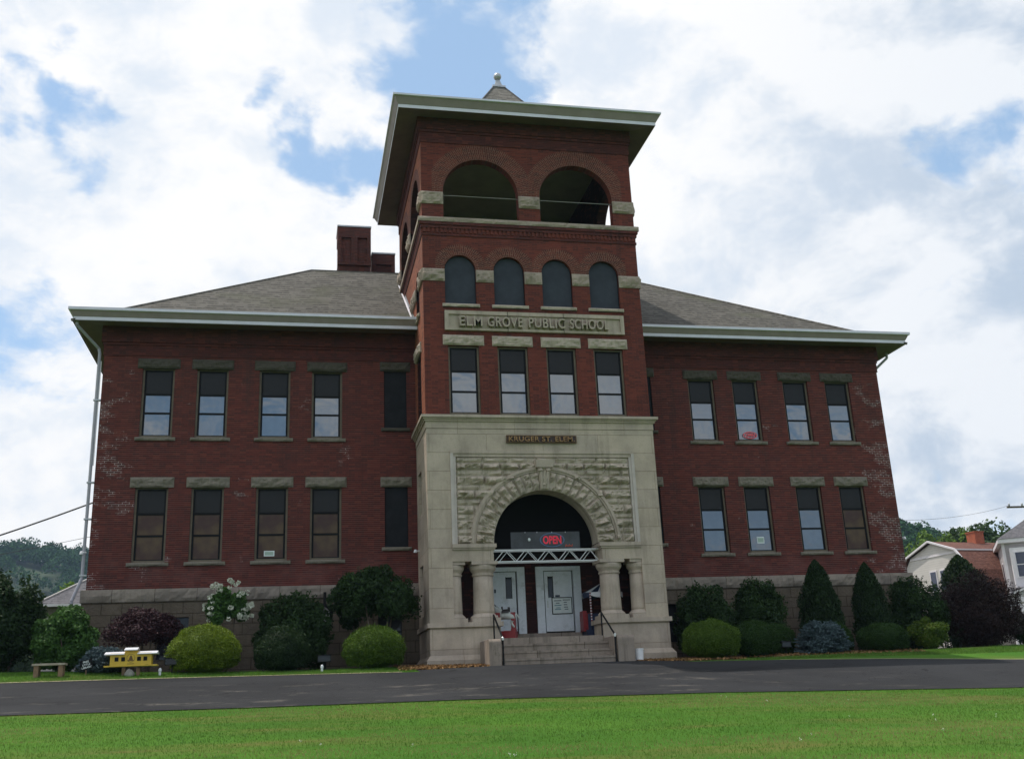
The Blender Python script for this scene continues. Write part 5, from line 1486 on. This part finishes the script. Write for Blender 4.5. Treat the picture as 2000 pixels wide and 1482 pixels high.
for k in range(n):
    a, c_ = 2 * math.pi * k / n, 2 * math.pi * (k + 1) / n
    q = lambda t_, r_, y: (r_ * math.cos(t_), y, 1.78 + r_ * math.sin(t_))
    mb.face([q(a, 0.27, -0.14), q(c_, 0.27, -0.14), q(c_, 0.36, -0.14), q(a, 0.36, -0.14)], 'black_metal')
    mb.face([q(a, 0.36, -0.14), q(c_, 0.36, -0.14), q(c_, 0.36, -0.06), q(a, 0.36, -0.06)], 'black_metal')
    mb.face([q(a, 0.27, -0.14), q(c_, 0.27, -0.14), q(c_, 0.26, -0.09), q(a, 0.26, -0.09)], 'black_metal')
    mb.face([q(a, 0.0, -0.06), q(c_, 0.0, -0.06), q(c_, 0.36, -0.06), q(a, 0.36, -0.06)], 'black_metal')
mb.build('target', t)
mb = MB(); mb.face([(0.26 * math.cos(a), -0.09, 1.78 + 0.26 * math.sin(a)) for a in np.linspace(0, 2 * math.pi, 33)[:-1]], 'siding_grey'); mb.build('lens', t)

# ------------------------------------------------------------------ shrubs
GL, GR = 'shrubs in front of the left wing', 'shrubs in front of the right wing'
loose('evergreen', -16.10, -2.6, 1.22, 3.35, 'leaf_evergreen', 'tall broad dark evergreen left of the round leafy bush', GL, n=13000, size=0.12, clumps=60, ry=1.2, cat='evergreen')
loose('evergreen', -17.6, -1.0, 1.2, 4.2, 'leaf_evergreen', 'tallest dark evergreen, behind the broad one', GL, n=11000, size=0.12, clumps=56, ry=1.2, cat='evergreen')
loose('leafy_bush', -14.35, -3.0, 0.98, 2.28, 'leaf_green', 'round leafy green bush below the downspout, behind the bench', GL, n=12000, size=0.10, clumps=44, core=0.7)
loose('purple_bush', -12.40, -2.2, 1.18, 2.22, 'leaf_purple', 'purple leaved bush with bare stems behind the yellow caboose box', GL, bottom=0.45, n=9000, size=0.075, clumps=40, core=0.74, trunks=5)
spruce_mound('blue_spruce', -13.20, -3.5, 0.72, 0.98, 'low blue green spruce behind the library sign', GL, 6500)
globe('globe_shrub', -10.46, -3.5, 1.0, 1.54, 'leaf_lime', 'yellow green clipped globe right of the caboose box', GL, 14000, 0.06)
t = loose('hydrangea', -10.02, -2.3, 0.70, 2.82, 'leaf_green', 'small hydrangea tree covered with white flower heads', GL, bottom=1.15, n=4200, size=0.10, clumps=22, core=0.5, trunks=1, cat='hydrangea', lean=0.05)
Pq = []
for q in dirs(88):
    if q[2] < -0.45 or (q[1] > 0.6): continue
    q = q * rng.uniform(0.78, 1.04); cpos = np.array([q[0] * 0.74, q[1] * 0.60, 1.87 + q[2] * 0.88]) * np.array([1, 1, 1.0]); cpos[0] += 0.05 * cpos[2]
    m_ = int(rng.uniform(18, 46)); dd = dirs(m_); Pq.append(cpos + dd * rng.uniform(0.045, 0.095) * np.array([1, 1, 0.8]))
for cpos in ((-0.12, -0.3, 0.70), (0.33, -0.35, 0.45), (0.25, -0.4, 0.66)): Pq.append(np.array(cpos) + dirs(30) * 0.09)
Pq = np.vstack(Pq)
leaf_mesh('blossom', Pq, rng.normal(size=Pq.shape), 0.06, 'bloom', t, 0.9, 0.3)
loose('dark_bush', -7.98, -1.9, 1.28, 2.75, 'leaf_dark', 'large dark green bush between the two pairs of left windows', GL, n=12000, size=0.095, clumps=46, core=0.7)
globe('globe_shrub', -8.30, -3.3, 0.84, 1.44, 'leaf_evergreen', 'very dark clipped globe in front of the large dark bush', GL, 11000, 0.06)
loose('tall_bush', -5.50, -2.0, 1.46, 3.42, 'leaf_dark', 'tall spreading bush with bare trunks beside the stone porch', GL, bottom=1.0, n=13500, size=0.105, clumps=46, core=0.66, trunks=5, ry=1.1)
globe('globe_shrub', -5.64, -3.4, 0.92, 1.36, 'leaf_moss', 'mid green clipped globe under the tall spreading bush', GL, 13000, 0.06)

loose('dark_bush', 5.50, -1.7, 1.20, 2.68, 'leaf_dark', 'loose dark green bush next to the right side of the porch', GR, n=9500, size=0.10, clumps=36, core=0.78)
loose('dark_bush', 7.55, -1.7, 1.06, 2.84, 'leaf_dark', 'tall rounded dark bush under the right wing windows', GR, n=10500, size=0.09, clumps=50, core=0.7)
globe('globe_shrub', 4.82, -3.85, 0.90, 1.22, 'leaf_moss', 'bright green clipped globe nearest the porch, right side', GR, 13000, 0.055)
globe('globe_shrub', 6.40, -3.6, 0.76, 1.17, 'leaf_globe', 'dark green clipped globe touching the bright green globe', GR, 10000, 0.055)
globe('globe_shrub', 7.72, -2.5, 0.58, 1.10, 'leaf_globe', 'small dark clipped globe half hidden behind the floodlight', GR, 7000, 0.055)
cone('cone_evergreen', 9.78, -1.8, 0.70, 3.28, 'leaf_evergreen', 'dark cone shaped evergreen behind the blue spruce mound', GR, 15000, 0.085, cat='evergreen')
spruce_mound('blue_spruce', 8.86, -3.4, 0.98, 1.10, 'silvery blue spruce mound in the right planting', GR, 11000)
globe('globe_shrub', 9.70, -2.7, 0.58, 1.07, 'leaf_globe', 'small green globe peeping out right of the blue spruce mound', GR, 6000, 0.055)
cone('cone_evergreen', 11.72, -1.7, 0.62, 3.16, 'leaf_evergreen', 'dark cone shaped evergreen near the right corner of the wall', GR, 14000, 0.085, cat='evergreen')
globe('globe_shrub', 11.05, -3.35, 0.82, 0.96, 'leaf_globe', 'wide low dark globe in front of the right cone evergreen', GR, 10000, 0.055)
loose('dark_bush', 13.70, -1.4, 1.18, 2.86, 'leaf_dark', 'big dark rounded bush hiding the right corner of the building', GR, n=11000, size=0.095, clumps=48, core=0.7)
loose('yellow_bush', 12.95, -3.1, 0.78, 1.22, 'leaf_yellow', 'small loose yellow green bush before the dark corner bush', GR, n=5500, size=0.075, clumps=26, core=0.72)
loose('maple_shrub', 16.10, -1.6, 1.78, 2.92, 'leaf_maroon', 'wide dark maroon weeping maple at the right end', GR, n=15000, size=0.10, clumps=60, core=0.7, ry=1.4, aspect=0.3, cat='maple')
cone('cone_evergreen', 19.6, 4.2, 1.25, 4.15, 'leaf_evergreen', 'pointed evergreen top rising behind the maroon maple', GR, 8000, 0.12, cat='evergreen')
loose('dark_bush', 19.6, -0.5, 1.5, 1.5, 'leaf_evergreen', 'low dark hedge bush at the right edge of the lawn strip', GR, n=7000, size=0.11, clumps=36, core=0.7)

# mulch chips beside the porch, grass blades
def scatter(n, x0, x1, y0, y1, f=None):
    P = np.stack([rng.uniform(x0, x1, n), rng.uniform(y0, y1, n)], 1)
    if f is not None: P = P[f(P[:, 0], P[:, 1])]
    return np.column_stack([P, g(P[:, 0], P[:, 1])])
C1 = np.vstack([scatter(2600, -5.0, -2.4, -4.75, -2.95), scatter(2600, 2.15, 5.6, -4.75, -2.95, lambda x, y: y > -4.75 + (x - 2.15) * 0.0), scatter(1200, 6, 12, -4.3, -3.2)])
C1[:, 2] += 0.035
o = leaf_mesh('wood_chips', C1, np.tile([0, 0, 1.0], (len(C1), 1)), 0.11, 'chip', None, 0.45, 0.6); kind(o, 'stuff')
def blades(name, P, h, w, dry=0.0):
    n = len(P); P = P.copy(); P[:, 2] -= 0.004
    o = leaf_mesh(name, P, np.tile([0, -1.0, 0.1], (n, 1)), h, 'grass_blade', None, w / h * 1.0, 0.25, updir=np.tile([0, 0, 2.2], (n, 1)), tri=True, sizevar=0.5,
                  rnd=np.clip(rng.random(n) * 0.42 + 0.20 + 0.55 * np.array([nz(a * 0.28, b_ * 0.55, 3.1) + 0.6 * nz(a * 0.9, b_ * 1.6, 5.7) + 0.45 * nz(a * 2.6, b_ * 4.0, 9.1) for a, b_ in P[:, :2]]) + dry * np.array([max(0.0, nz(a * 0.16 + 4, b_ * 0.5, 1.3)) for a, b_ in P[:, :2]]), 0, 1))
    return kind(o, 'stuff')
Pl = scatter(420000, -22, 14, -26.5, -11.9, lambda x, y: (x > -8 - 0.36 * (y + 35.2) - 1.0) & (x < -8 + 0.86 * (y + 35.2) + 1.5))
Pl = Pl[Pl[:, 1] < -12.0 + 0.10 * np.array([nz(a * 1.5, 0, 0) for a in Pl[:, 0]])]
blades('lawn_grass', Pl, 0.031, 0.009, 1.9)
Ps = np.vstack([scatter(42000, -22, -4.55, -5.42, -3.6), scatter(36000, 5.2, 22, -5.32, -3.7, lambda x, y: y < -5.32 + np.minimum(1.6, 0.25 + (x - 5.2) * 0.35)), scatter(5000, 15, 24, -3.7, -2.0)])
blades('verge_grass', Ps, 0.055, 0.011)

Cl = scatter(36, -14, 6, -23, -12.5); Cl[:, 2] += 0.045
Cl = np.repeat(Cl[[nz(a * 0.5, b_ * 0.5, 2.2) > 0.05 for a, b_ in Cl[:, :2]]], 7, 0); Cl += rng.normal(size=Cl.shape) * 0.010
kind(leaf_mesh('clover', Cl, np.tile([0, -0.3, 1.0], (len(Cl), 1)), 0.016, 'bloom', None, 0.8, 0.4), 'stuff')

# ------------------------------------------------------------------ neighbours and distance
def house_box(mb, x0, x1, y0, y1, z0, z1, mat): mb.box(x0, x1, y0, y1, z0, z1, mat)
t = thing('neighbour_house', 'low grey house with dark hipped roof behind the left corner', 'house', (-12, 26, 0.32))
mb = MB(); mb.box(-8.0, 8, -6, 6, -0.5, 4.0, 'siding_pale'); mb.build('wall', t)
mb = MB()
ez, rz = 4.16, 8.7
c4 = [(-8.4, -6.5, ez), (8.4, -6.5, ez), (8.4, 6.5, ez), (-8.4, 6.5, ez)]
ra, rb = (-1.9, 0, rz), (1.9, 0, rz)
for f in ((c4[0], c4[1], rb, ra), (c4[1], c4[2], rb), (c4[2], c4[3], ra, rb), (c4[3], c4[0], ra)): mb.face(f, 'grey_shingle')
mb.bar(c4[0], ra, 0.07, 'siding_grey', 5)
mb.build('roof', t)
mb = MB(); mb.box(-8.5, 8.5, -6.6, -6.45, 4.06, 4.17, 'white_paint'); mb.box(-8.5, -8.4, -6.45, 6.5, 4.06, 4.17, 'white_paint'); mb.box(-8.3, 8.3, -6.3, 6.3, 3.7, 4.05, 'vent_dark'); mb.build('gutter', t)

# gambrel house
t = thing('gambrel_house', 'white sided gambrel house with reddish roof and orange chimney', 'house', (37.8, 33.1, 0), rz=R(9))
L = 13.0
mb = MB()
pr = [(-0.0 - 4.3, 4.2), (-3.55, 6.4), (-2.3, 7.9), (0, 8.7), (2.3, 7.9), (3.55, 6.4), (4.3, 4.2)]     # (y, z): gable outline
mb.face([(0, y, z) for y, z in [(-4.3, -0.5)] + pr + [(4.3, -0.5)]], 'siding_white'); mb.face([(L, y, z) for y, z in [(-4.3, -0.5)] + pr + [(4.3, -0.5)]], 'siding_white')
for s in (-4.3, 4.3): mb.face([(0, s, -0.5), (L, s, -0.5), (L, s, 4.2), (0, s, 4.2)], 'siding_white')
mb.box(-0.05, 0, -2.3, 2.3, 7.72, 7.86, 'house_white')
mb.build('wall', t)
mb = MB(); e = 0.25
rp = [(-4.55, 4.1), (-3.75, 6.4), (-2.5, 7.95), (0, 8.85), (2.5, 7.95), (3.75, 6.4), (4.55, 4.1)]
for (y0, z0), (y1, z1) in zip(rp[:-1], rp[1:]):
    mb.face([(-e, y0, z0), (L + e, y0, z0), (L + e, y1, z1), (-e, y1, z1)], 'red_shingle')
    mb.bar((-e, y0, z0), (-e, y1, z1), 0.09, 'house_white', 4)
mb.bar((-e, -2.55, 7.93), (L, -2.55, 7.93), 0.07, 'house_white', 4)
mb.build('roof', t)
for y in (-0.85, 0.15):
    mb = MB(); mb.box(-0.06, 0.02, y - 0.35, y + 0.35, 5.2, 6.75, 'house_white'); o = mb.build('window', t)
    mb = MB(); mb.box(-0.075, -0.06, y - 0.27, y + 0.27, 5.3, 6.65, 'house_glass'); mb.build('pane', o)
plain('orange_brick', (0.36, 0.10, 0.05), 0.85, var=0.2)
mb = MB()
cp = [(7.2, -0.5), (7.2, 6.5), (8.3, 7.8), (9.8, 8.6), (11.4, 7.7), (12.8, 5.9), (12.8, -0.5)]
mb.face([(x, -5.2, z) for x, z in cp], 'siding_pale')
mb.face([(7.2, -5.2, -0.5), (7.2, -2, -0.5), (7.2, -2, 6.5), (7.2, -5.2, 6.5)], 'siding_pale')
for (xa, za), (xb_, zb_) in zip(cp[1:-2], cp[2:-1]):
    mb.face([(xa, -5.5, za + .1), (xb_, -5.5, zb_ + .1), (xb_, 0, zb_ + .1), (xa, 0, za + .1)], 'red_shingle')
mb.build('cross_gable', t)
mb = MB(); mb.box(3.9, 4.75, -0.45, 0.4, 7.8, 9.55, 'orange_brick'); mb.box(3.85, 4.8, -0.5, 0.45, 9.55, 9.63, 'orange_brick'); mb.build('chimney', t)

# white two storey house at the right edge
t = thing('white_house', 'white two storey house with bay window and porch at the right edge', 'house', (38.75, 26.5, 0.1), rz=R(-33))
mb = MB(); mb.box(0, 10, 0, 8, -0.5, 7.6, 'siding_pale'); mb.box(-0.06, 0.12, -0.06, 0.06, -0.5, 7.6, 'house_white'); mb.build('wall', t)
mb = MB(); mb.box(-0.28, 10.5, -0.5, 8.4, 7.6, 7.85, 'house_white'); mb.build('eaves', t)
mb = MB(); e4 = [(-0.3, -0.55, 7.86), (10.6, -0.55, 7.86), (10.6, 8.5, 7.86), (-0.3, 8.5, 7.86)]
for k in range(4): mb.face([e4[k], e4[(k + 1) % 4], (5, 4.0, 11.4)], 'grey_shingle')
mb.build('roof', t)
mb = MB(); mb.box(0.35, 3.7, -0.75, 0.0, 4.6, 7.2, 'house_white'); bay = mb.build('bay', t)
for x0 in (0.5, 1.55, 2.6):
    mb = MB(); mb.box(x0, x0 + 0.85, -0.80, -0.75, 5.2, 6.95, 'house_white'); w_ = mb.build('window', t)
    for za, zb_ in ((5.3, 6.05), (6.12, 6.87)):
        mb = MB(); mb.box(x0 + 0.13, x0 + 0.72, -0.815, -0.80, za, zb_, 'house_glass'); mb.build('pane', w_)
mb = MB(); mb.box(-0.05, 0.0, 1.3, 2.3, 4.6, 6.5, 'house_white'); w_ = mb.build('window', t)
mb = MB(); mb.box(-0.065, -0.05, 1.42, 2.18, 4.75, 6.38, 'house_glass'); mb.build('pane', w_)
mb = MB()
for f in ([(-0.7, -2.6, 3.9), (2.2, -2.6, 4.9), (2.2, 0, 4.9), (-0.7, 0, 3.9)], [(5.1, -2.6, 3.9), (2.2, -2.6, 4.9), (2.2, 0, 4.9), (5.1, 0, 3.9)]): mb.face(f, 'grey_shingle')
mb.face([(-0.5, -2.5, 3.9), (4.9, -2.5, 3.9), (2.2, -2.5, 4.75)], 'siding_pale')
mb.box(-0.6, 5.0, -2.55, 0, 3.55, 3.88, 'house_white'); mb.bar((-0.7, -2.62, 3.9), (2.2, -2.62, 4.92), 0.09, 'house_white', 4); mb.bar((5.1, -2.62, 3.9), (2.2, -2.62, 4.92), 0.09, 'house_white', 4)
for x in (-0.3, 2.2, 4.7): mb.bar((x, -2.4, -0.5), (x, -2.4, 3.6), 0.1, 'house_white', 8)
mb.build('porch', t)
mb = MB()
for k in range(7):
    x = -0.4 + k * 0.75
    for j in range(4):
        a0, a1 = math.pi * j / 4, math.pi * (j + 1) / 4
        mb.face([(x + .375 - .375 * math.cos(a0), -2.7, 2.75 + .15 * math.sin(a0)), (x + .375 - .375 * math.cos(a1), -2.7, 2.75 + .15 * math.sin(a1)), (x + .375 - .375 * math.cos(a1), -2.55, 3.4 + .1 * math.sin(a1)), (x + .375 - .375 * math.cos(a0), -2.55, 3.4 + .1 * math.sin(a0))], 'house_white')
mb.build('awning', t)

# utility pole just outside the frame, its crossarm reaching in, and cables
t = thing('utility_pole', 'wooden utility pole with a dark crossarm at the right edge', 'utility pole', (34.2, 17.0, 0))
mb = MB(); mb.bar((0, 0, -0.5), (0, 0, 9.6), 0.15, 'bark', 10, 0.11); mb.build('pole', t)
mb = MB(); mb.bar((-1.75, 0.15, 8.5), (1.6, -0.15, 8.5), 0.07, 'bark', 4); mb.build('crossarm', t)
for x in (-1.6, -0.8, 0.8, 1.5):
    mb = MB(); mb.lathe(x, -0.09 * x, [(0.03, 8.56), (0.06, 8.62), (0.05, 8.70), (0.02, 8.73)], 'lead_metal', 8); mb.build('insulator', t)
def cable(name, a, b_, sag, w, lb, group='overhead cables'):
    a, b_ = Vector(a), Vector(b_); mb = MB()
    pts = [a.lerp(b_, k / 16) - Vector((0, 0, sag * 4 * (k / 16) * (1 - k / 16))) for k in range(17)]
    mb.tube(pts, w, 'cable_black', 5)
    tag(mb.build(name), lb, 'cable', group)
cable('cable', (-14.55, 0.5, 5.86), (-32, 3.0, -0.2 + 4.0 - 5.3 + 3.2), 0.55, 0.028, 'thick black cable sloping down left from the brick wall')
cable('cable', (-14.55, 0.5, 4.74), (-30, 6.0, 3.2), 0.15, 0.008, 'thin lower cable leaving the left brick wall')
cable('cable', (14.5, 6.0, 6.2), (32.6, 17.1, 8.6), 0.5, 0.008, 'thin cable from the right wall to the utility pole')

# trees beyond
DT = 'trees beyond the houses'
tree('tree', 65.0, 65.0, 0, 7.2, 16.0, 'leaf_tree', 'big dark tree behind the orange chimney', DT, 9000, 0.8, 46, 0.2)
tree('tree', 70.0, 63.5, 0, 5.6, 14.2, 'leaf_tree', 'dark tree beside the white house roof', DT, 8000, 0.8, 40, 0.2)
tree('tree', 61.8, 67.0, 0, 5.2, 14.0, 'leaf_tree', 'smaller dark tree between bright trees and chimney', DT, 7000, 0.8, 36, 0.15)
tree('tree', 57.0, 62.5, 0, 3.4, 13.6, 'leaf_bright', 'bright yellow green tree behind the gambrel roof', DT, 7500, 0.6, 36, 0.1)
tree('tree', 60.4, 61.8, 0, 2.7, 14.0, 'leaf_bright', 'bright green tree right of the yellow green tree', DT, 6500, 0.6, 32, 0.1)
tree('tree', -23.0, 62, 0, 4.6, 12.2, 'leaf_bright', 'bright green tree behind the grey house roof', DT, 8000, 0.6, 36, 0.1)
tree('tree', -35.5, 75, 0, 5.0, 9.0, 'leaf_tree', 'mid green tree behind the left evergreen', DT, 6000, 0.7, 30, 0.1)

# wooded hills
def hill(name, cx, cy, ridge, depth, zbase, xs, label_n, tn, rad, seed_):
    """ridge: list of (x, z) along the crest; the slope comes down towards the camera"""
    rx_, rz_ = [q[0] for q in ridge], [q[1] for q in ridge]
    ys = np.linspace(-depth, depth * 0.9, 24)
    def zf(X, Y):
        crest = np.interp(X, rx_, rz_); u = np.clip(1 - np.abs(Y - cy) / depth, 0, 1)
        return zbase + (crest - zbase) * (u * u * (3 - 2 * u)) + 1.5 * np.sin(X * 0.05 + Y * .03)
    o = sheet(name, xs, cy + ys, zf, 'hill_ground')
    Ps, Ns, rn = [], [], []
    r2 = np.random.default_rng(seed_)
    for k in range(tn):
        x = r2.uniform(xs[0], xs[-1]); y = cy - depth * (r2.uniform(-0.08, 0.95) if k % 5 < 3 else r2.uniform(-0.06, 0.22))
        z = float(zf(np.array(x), np.array(y))); rr = rad * r2.uniform(0.7, 1.3); tall = rr * r2.uniform(1.0, 1.5)
        dd = r2.normal(size=(230, 3)); dd /= np.linalg.norm(dd, axis=1, keepdims=True); dd[:, 2] = np.abs(dd[:, 2]) * 1.0 - 0.15
        Ps.append(np.array([x, y, z + tall * 0.6]) + dd * np.array([rr, rr, tall]) * r2.uniform(0.75, 1.05, (230, 1))); Ns.append(dd + np.array([0, 0, .4]))
        rn.append(np.clip(r2.random(230) * 0.35 + r2.random() * 0.65, 0, 1))
    o = leaf_mesh(label_n, np.vstack(Ps), np.vstack(Ns), rad * 0.24, 'leaf_wood', None, 0.8, 0.5, rnd=np.concatenate(rn))
    kind(o, 'stuff')
plain('hill_ground', (0.03, 0.05, 0.02), 0.95, var=0.3, scale=0.05)
hill('hill', 0, 610, [(-420, 40), (-300, 64), (-230, 79), (-176, 85), (-153, 89), (-130, 85), (-100, 72), (-40, 50), (60, 40)], 240, 8, np.linspace(-300, -60, 40), 'hillside_wood', 760, 5.2, 5)
hill('hill', 0, 300, [(90, 60), (150, 58), (193, 49), (200, 46), (210, 43), (230, 39), (300, 34)], 120, 2, np.linspace(155, 275, 24), 'hillside_wood', 480, 3.8, 6)
hill('low_hill', 0, 250, [(-200, 16), (-100, 22), (-70, 23), (-55, 20), (-30, 15), (10, 12)], 70, 0, np.linspace(-110, -25, 16), 'valley_wood', 230, 3.6, 8)

# the air: pale even haze round the whole scene
hz = MB(); hz.box(-900, 900, -70, 960, -6.5, 125, 'house_white')
ho = hz.build('haze'); ho.data.materials.clear()
m = bpy.data.materials.new('haze_air'); m.use_nodes = True; T = NT(m.node_tree); T.n.clear()
vol = T.add('ShaderNodeVolumePrincipled', Color=(0.50, 0.70, 1.0, 1), Density=0.00017, Anisotropy=0.2)
T.add('ShaderNodeOutputMaterial', Volume=vol.outputs[0])
ho.data.materials.append(m); kind(ho, 'stuff')
SC.cycles.volume_bounces = 0
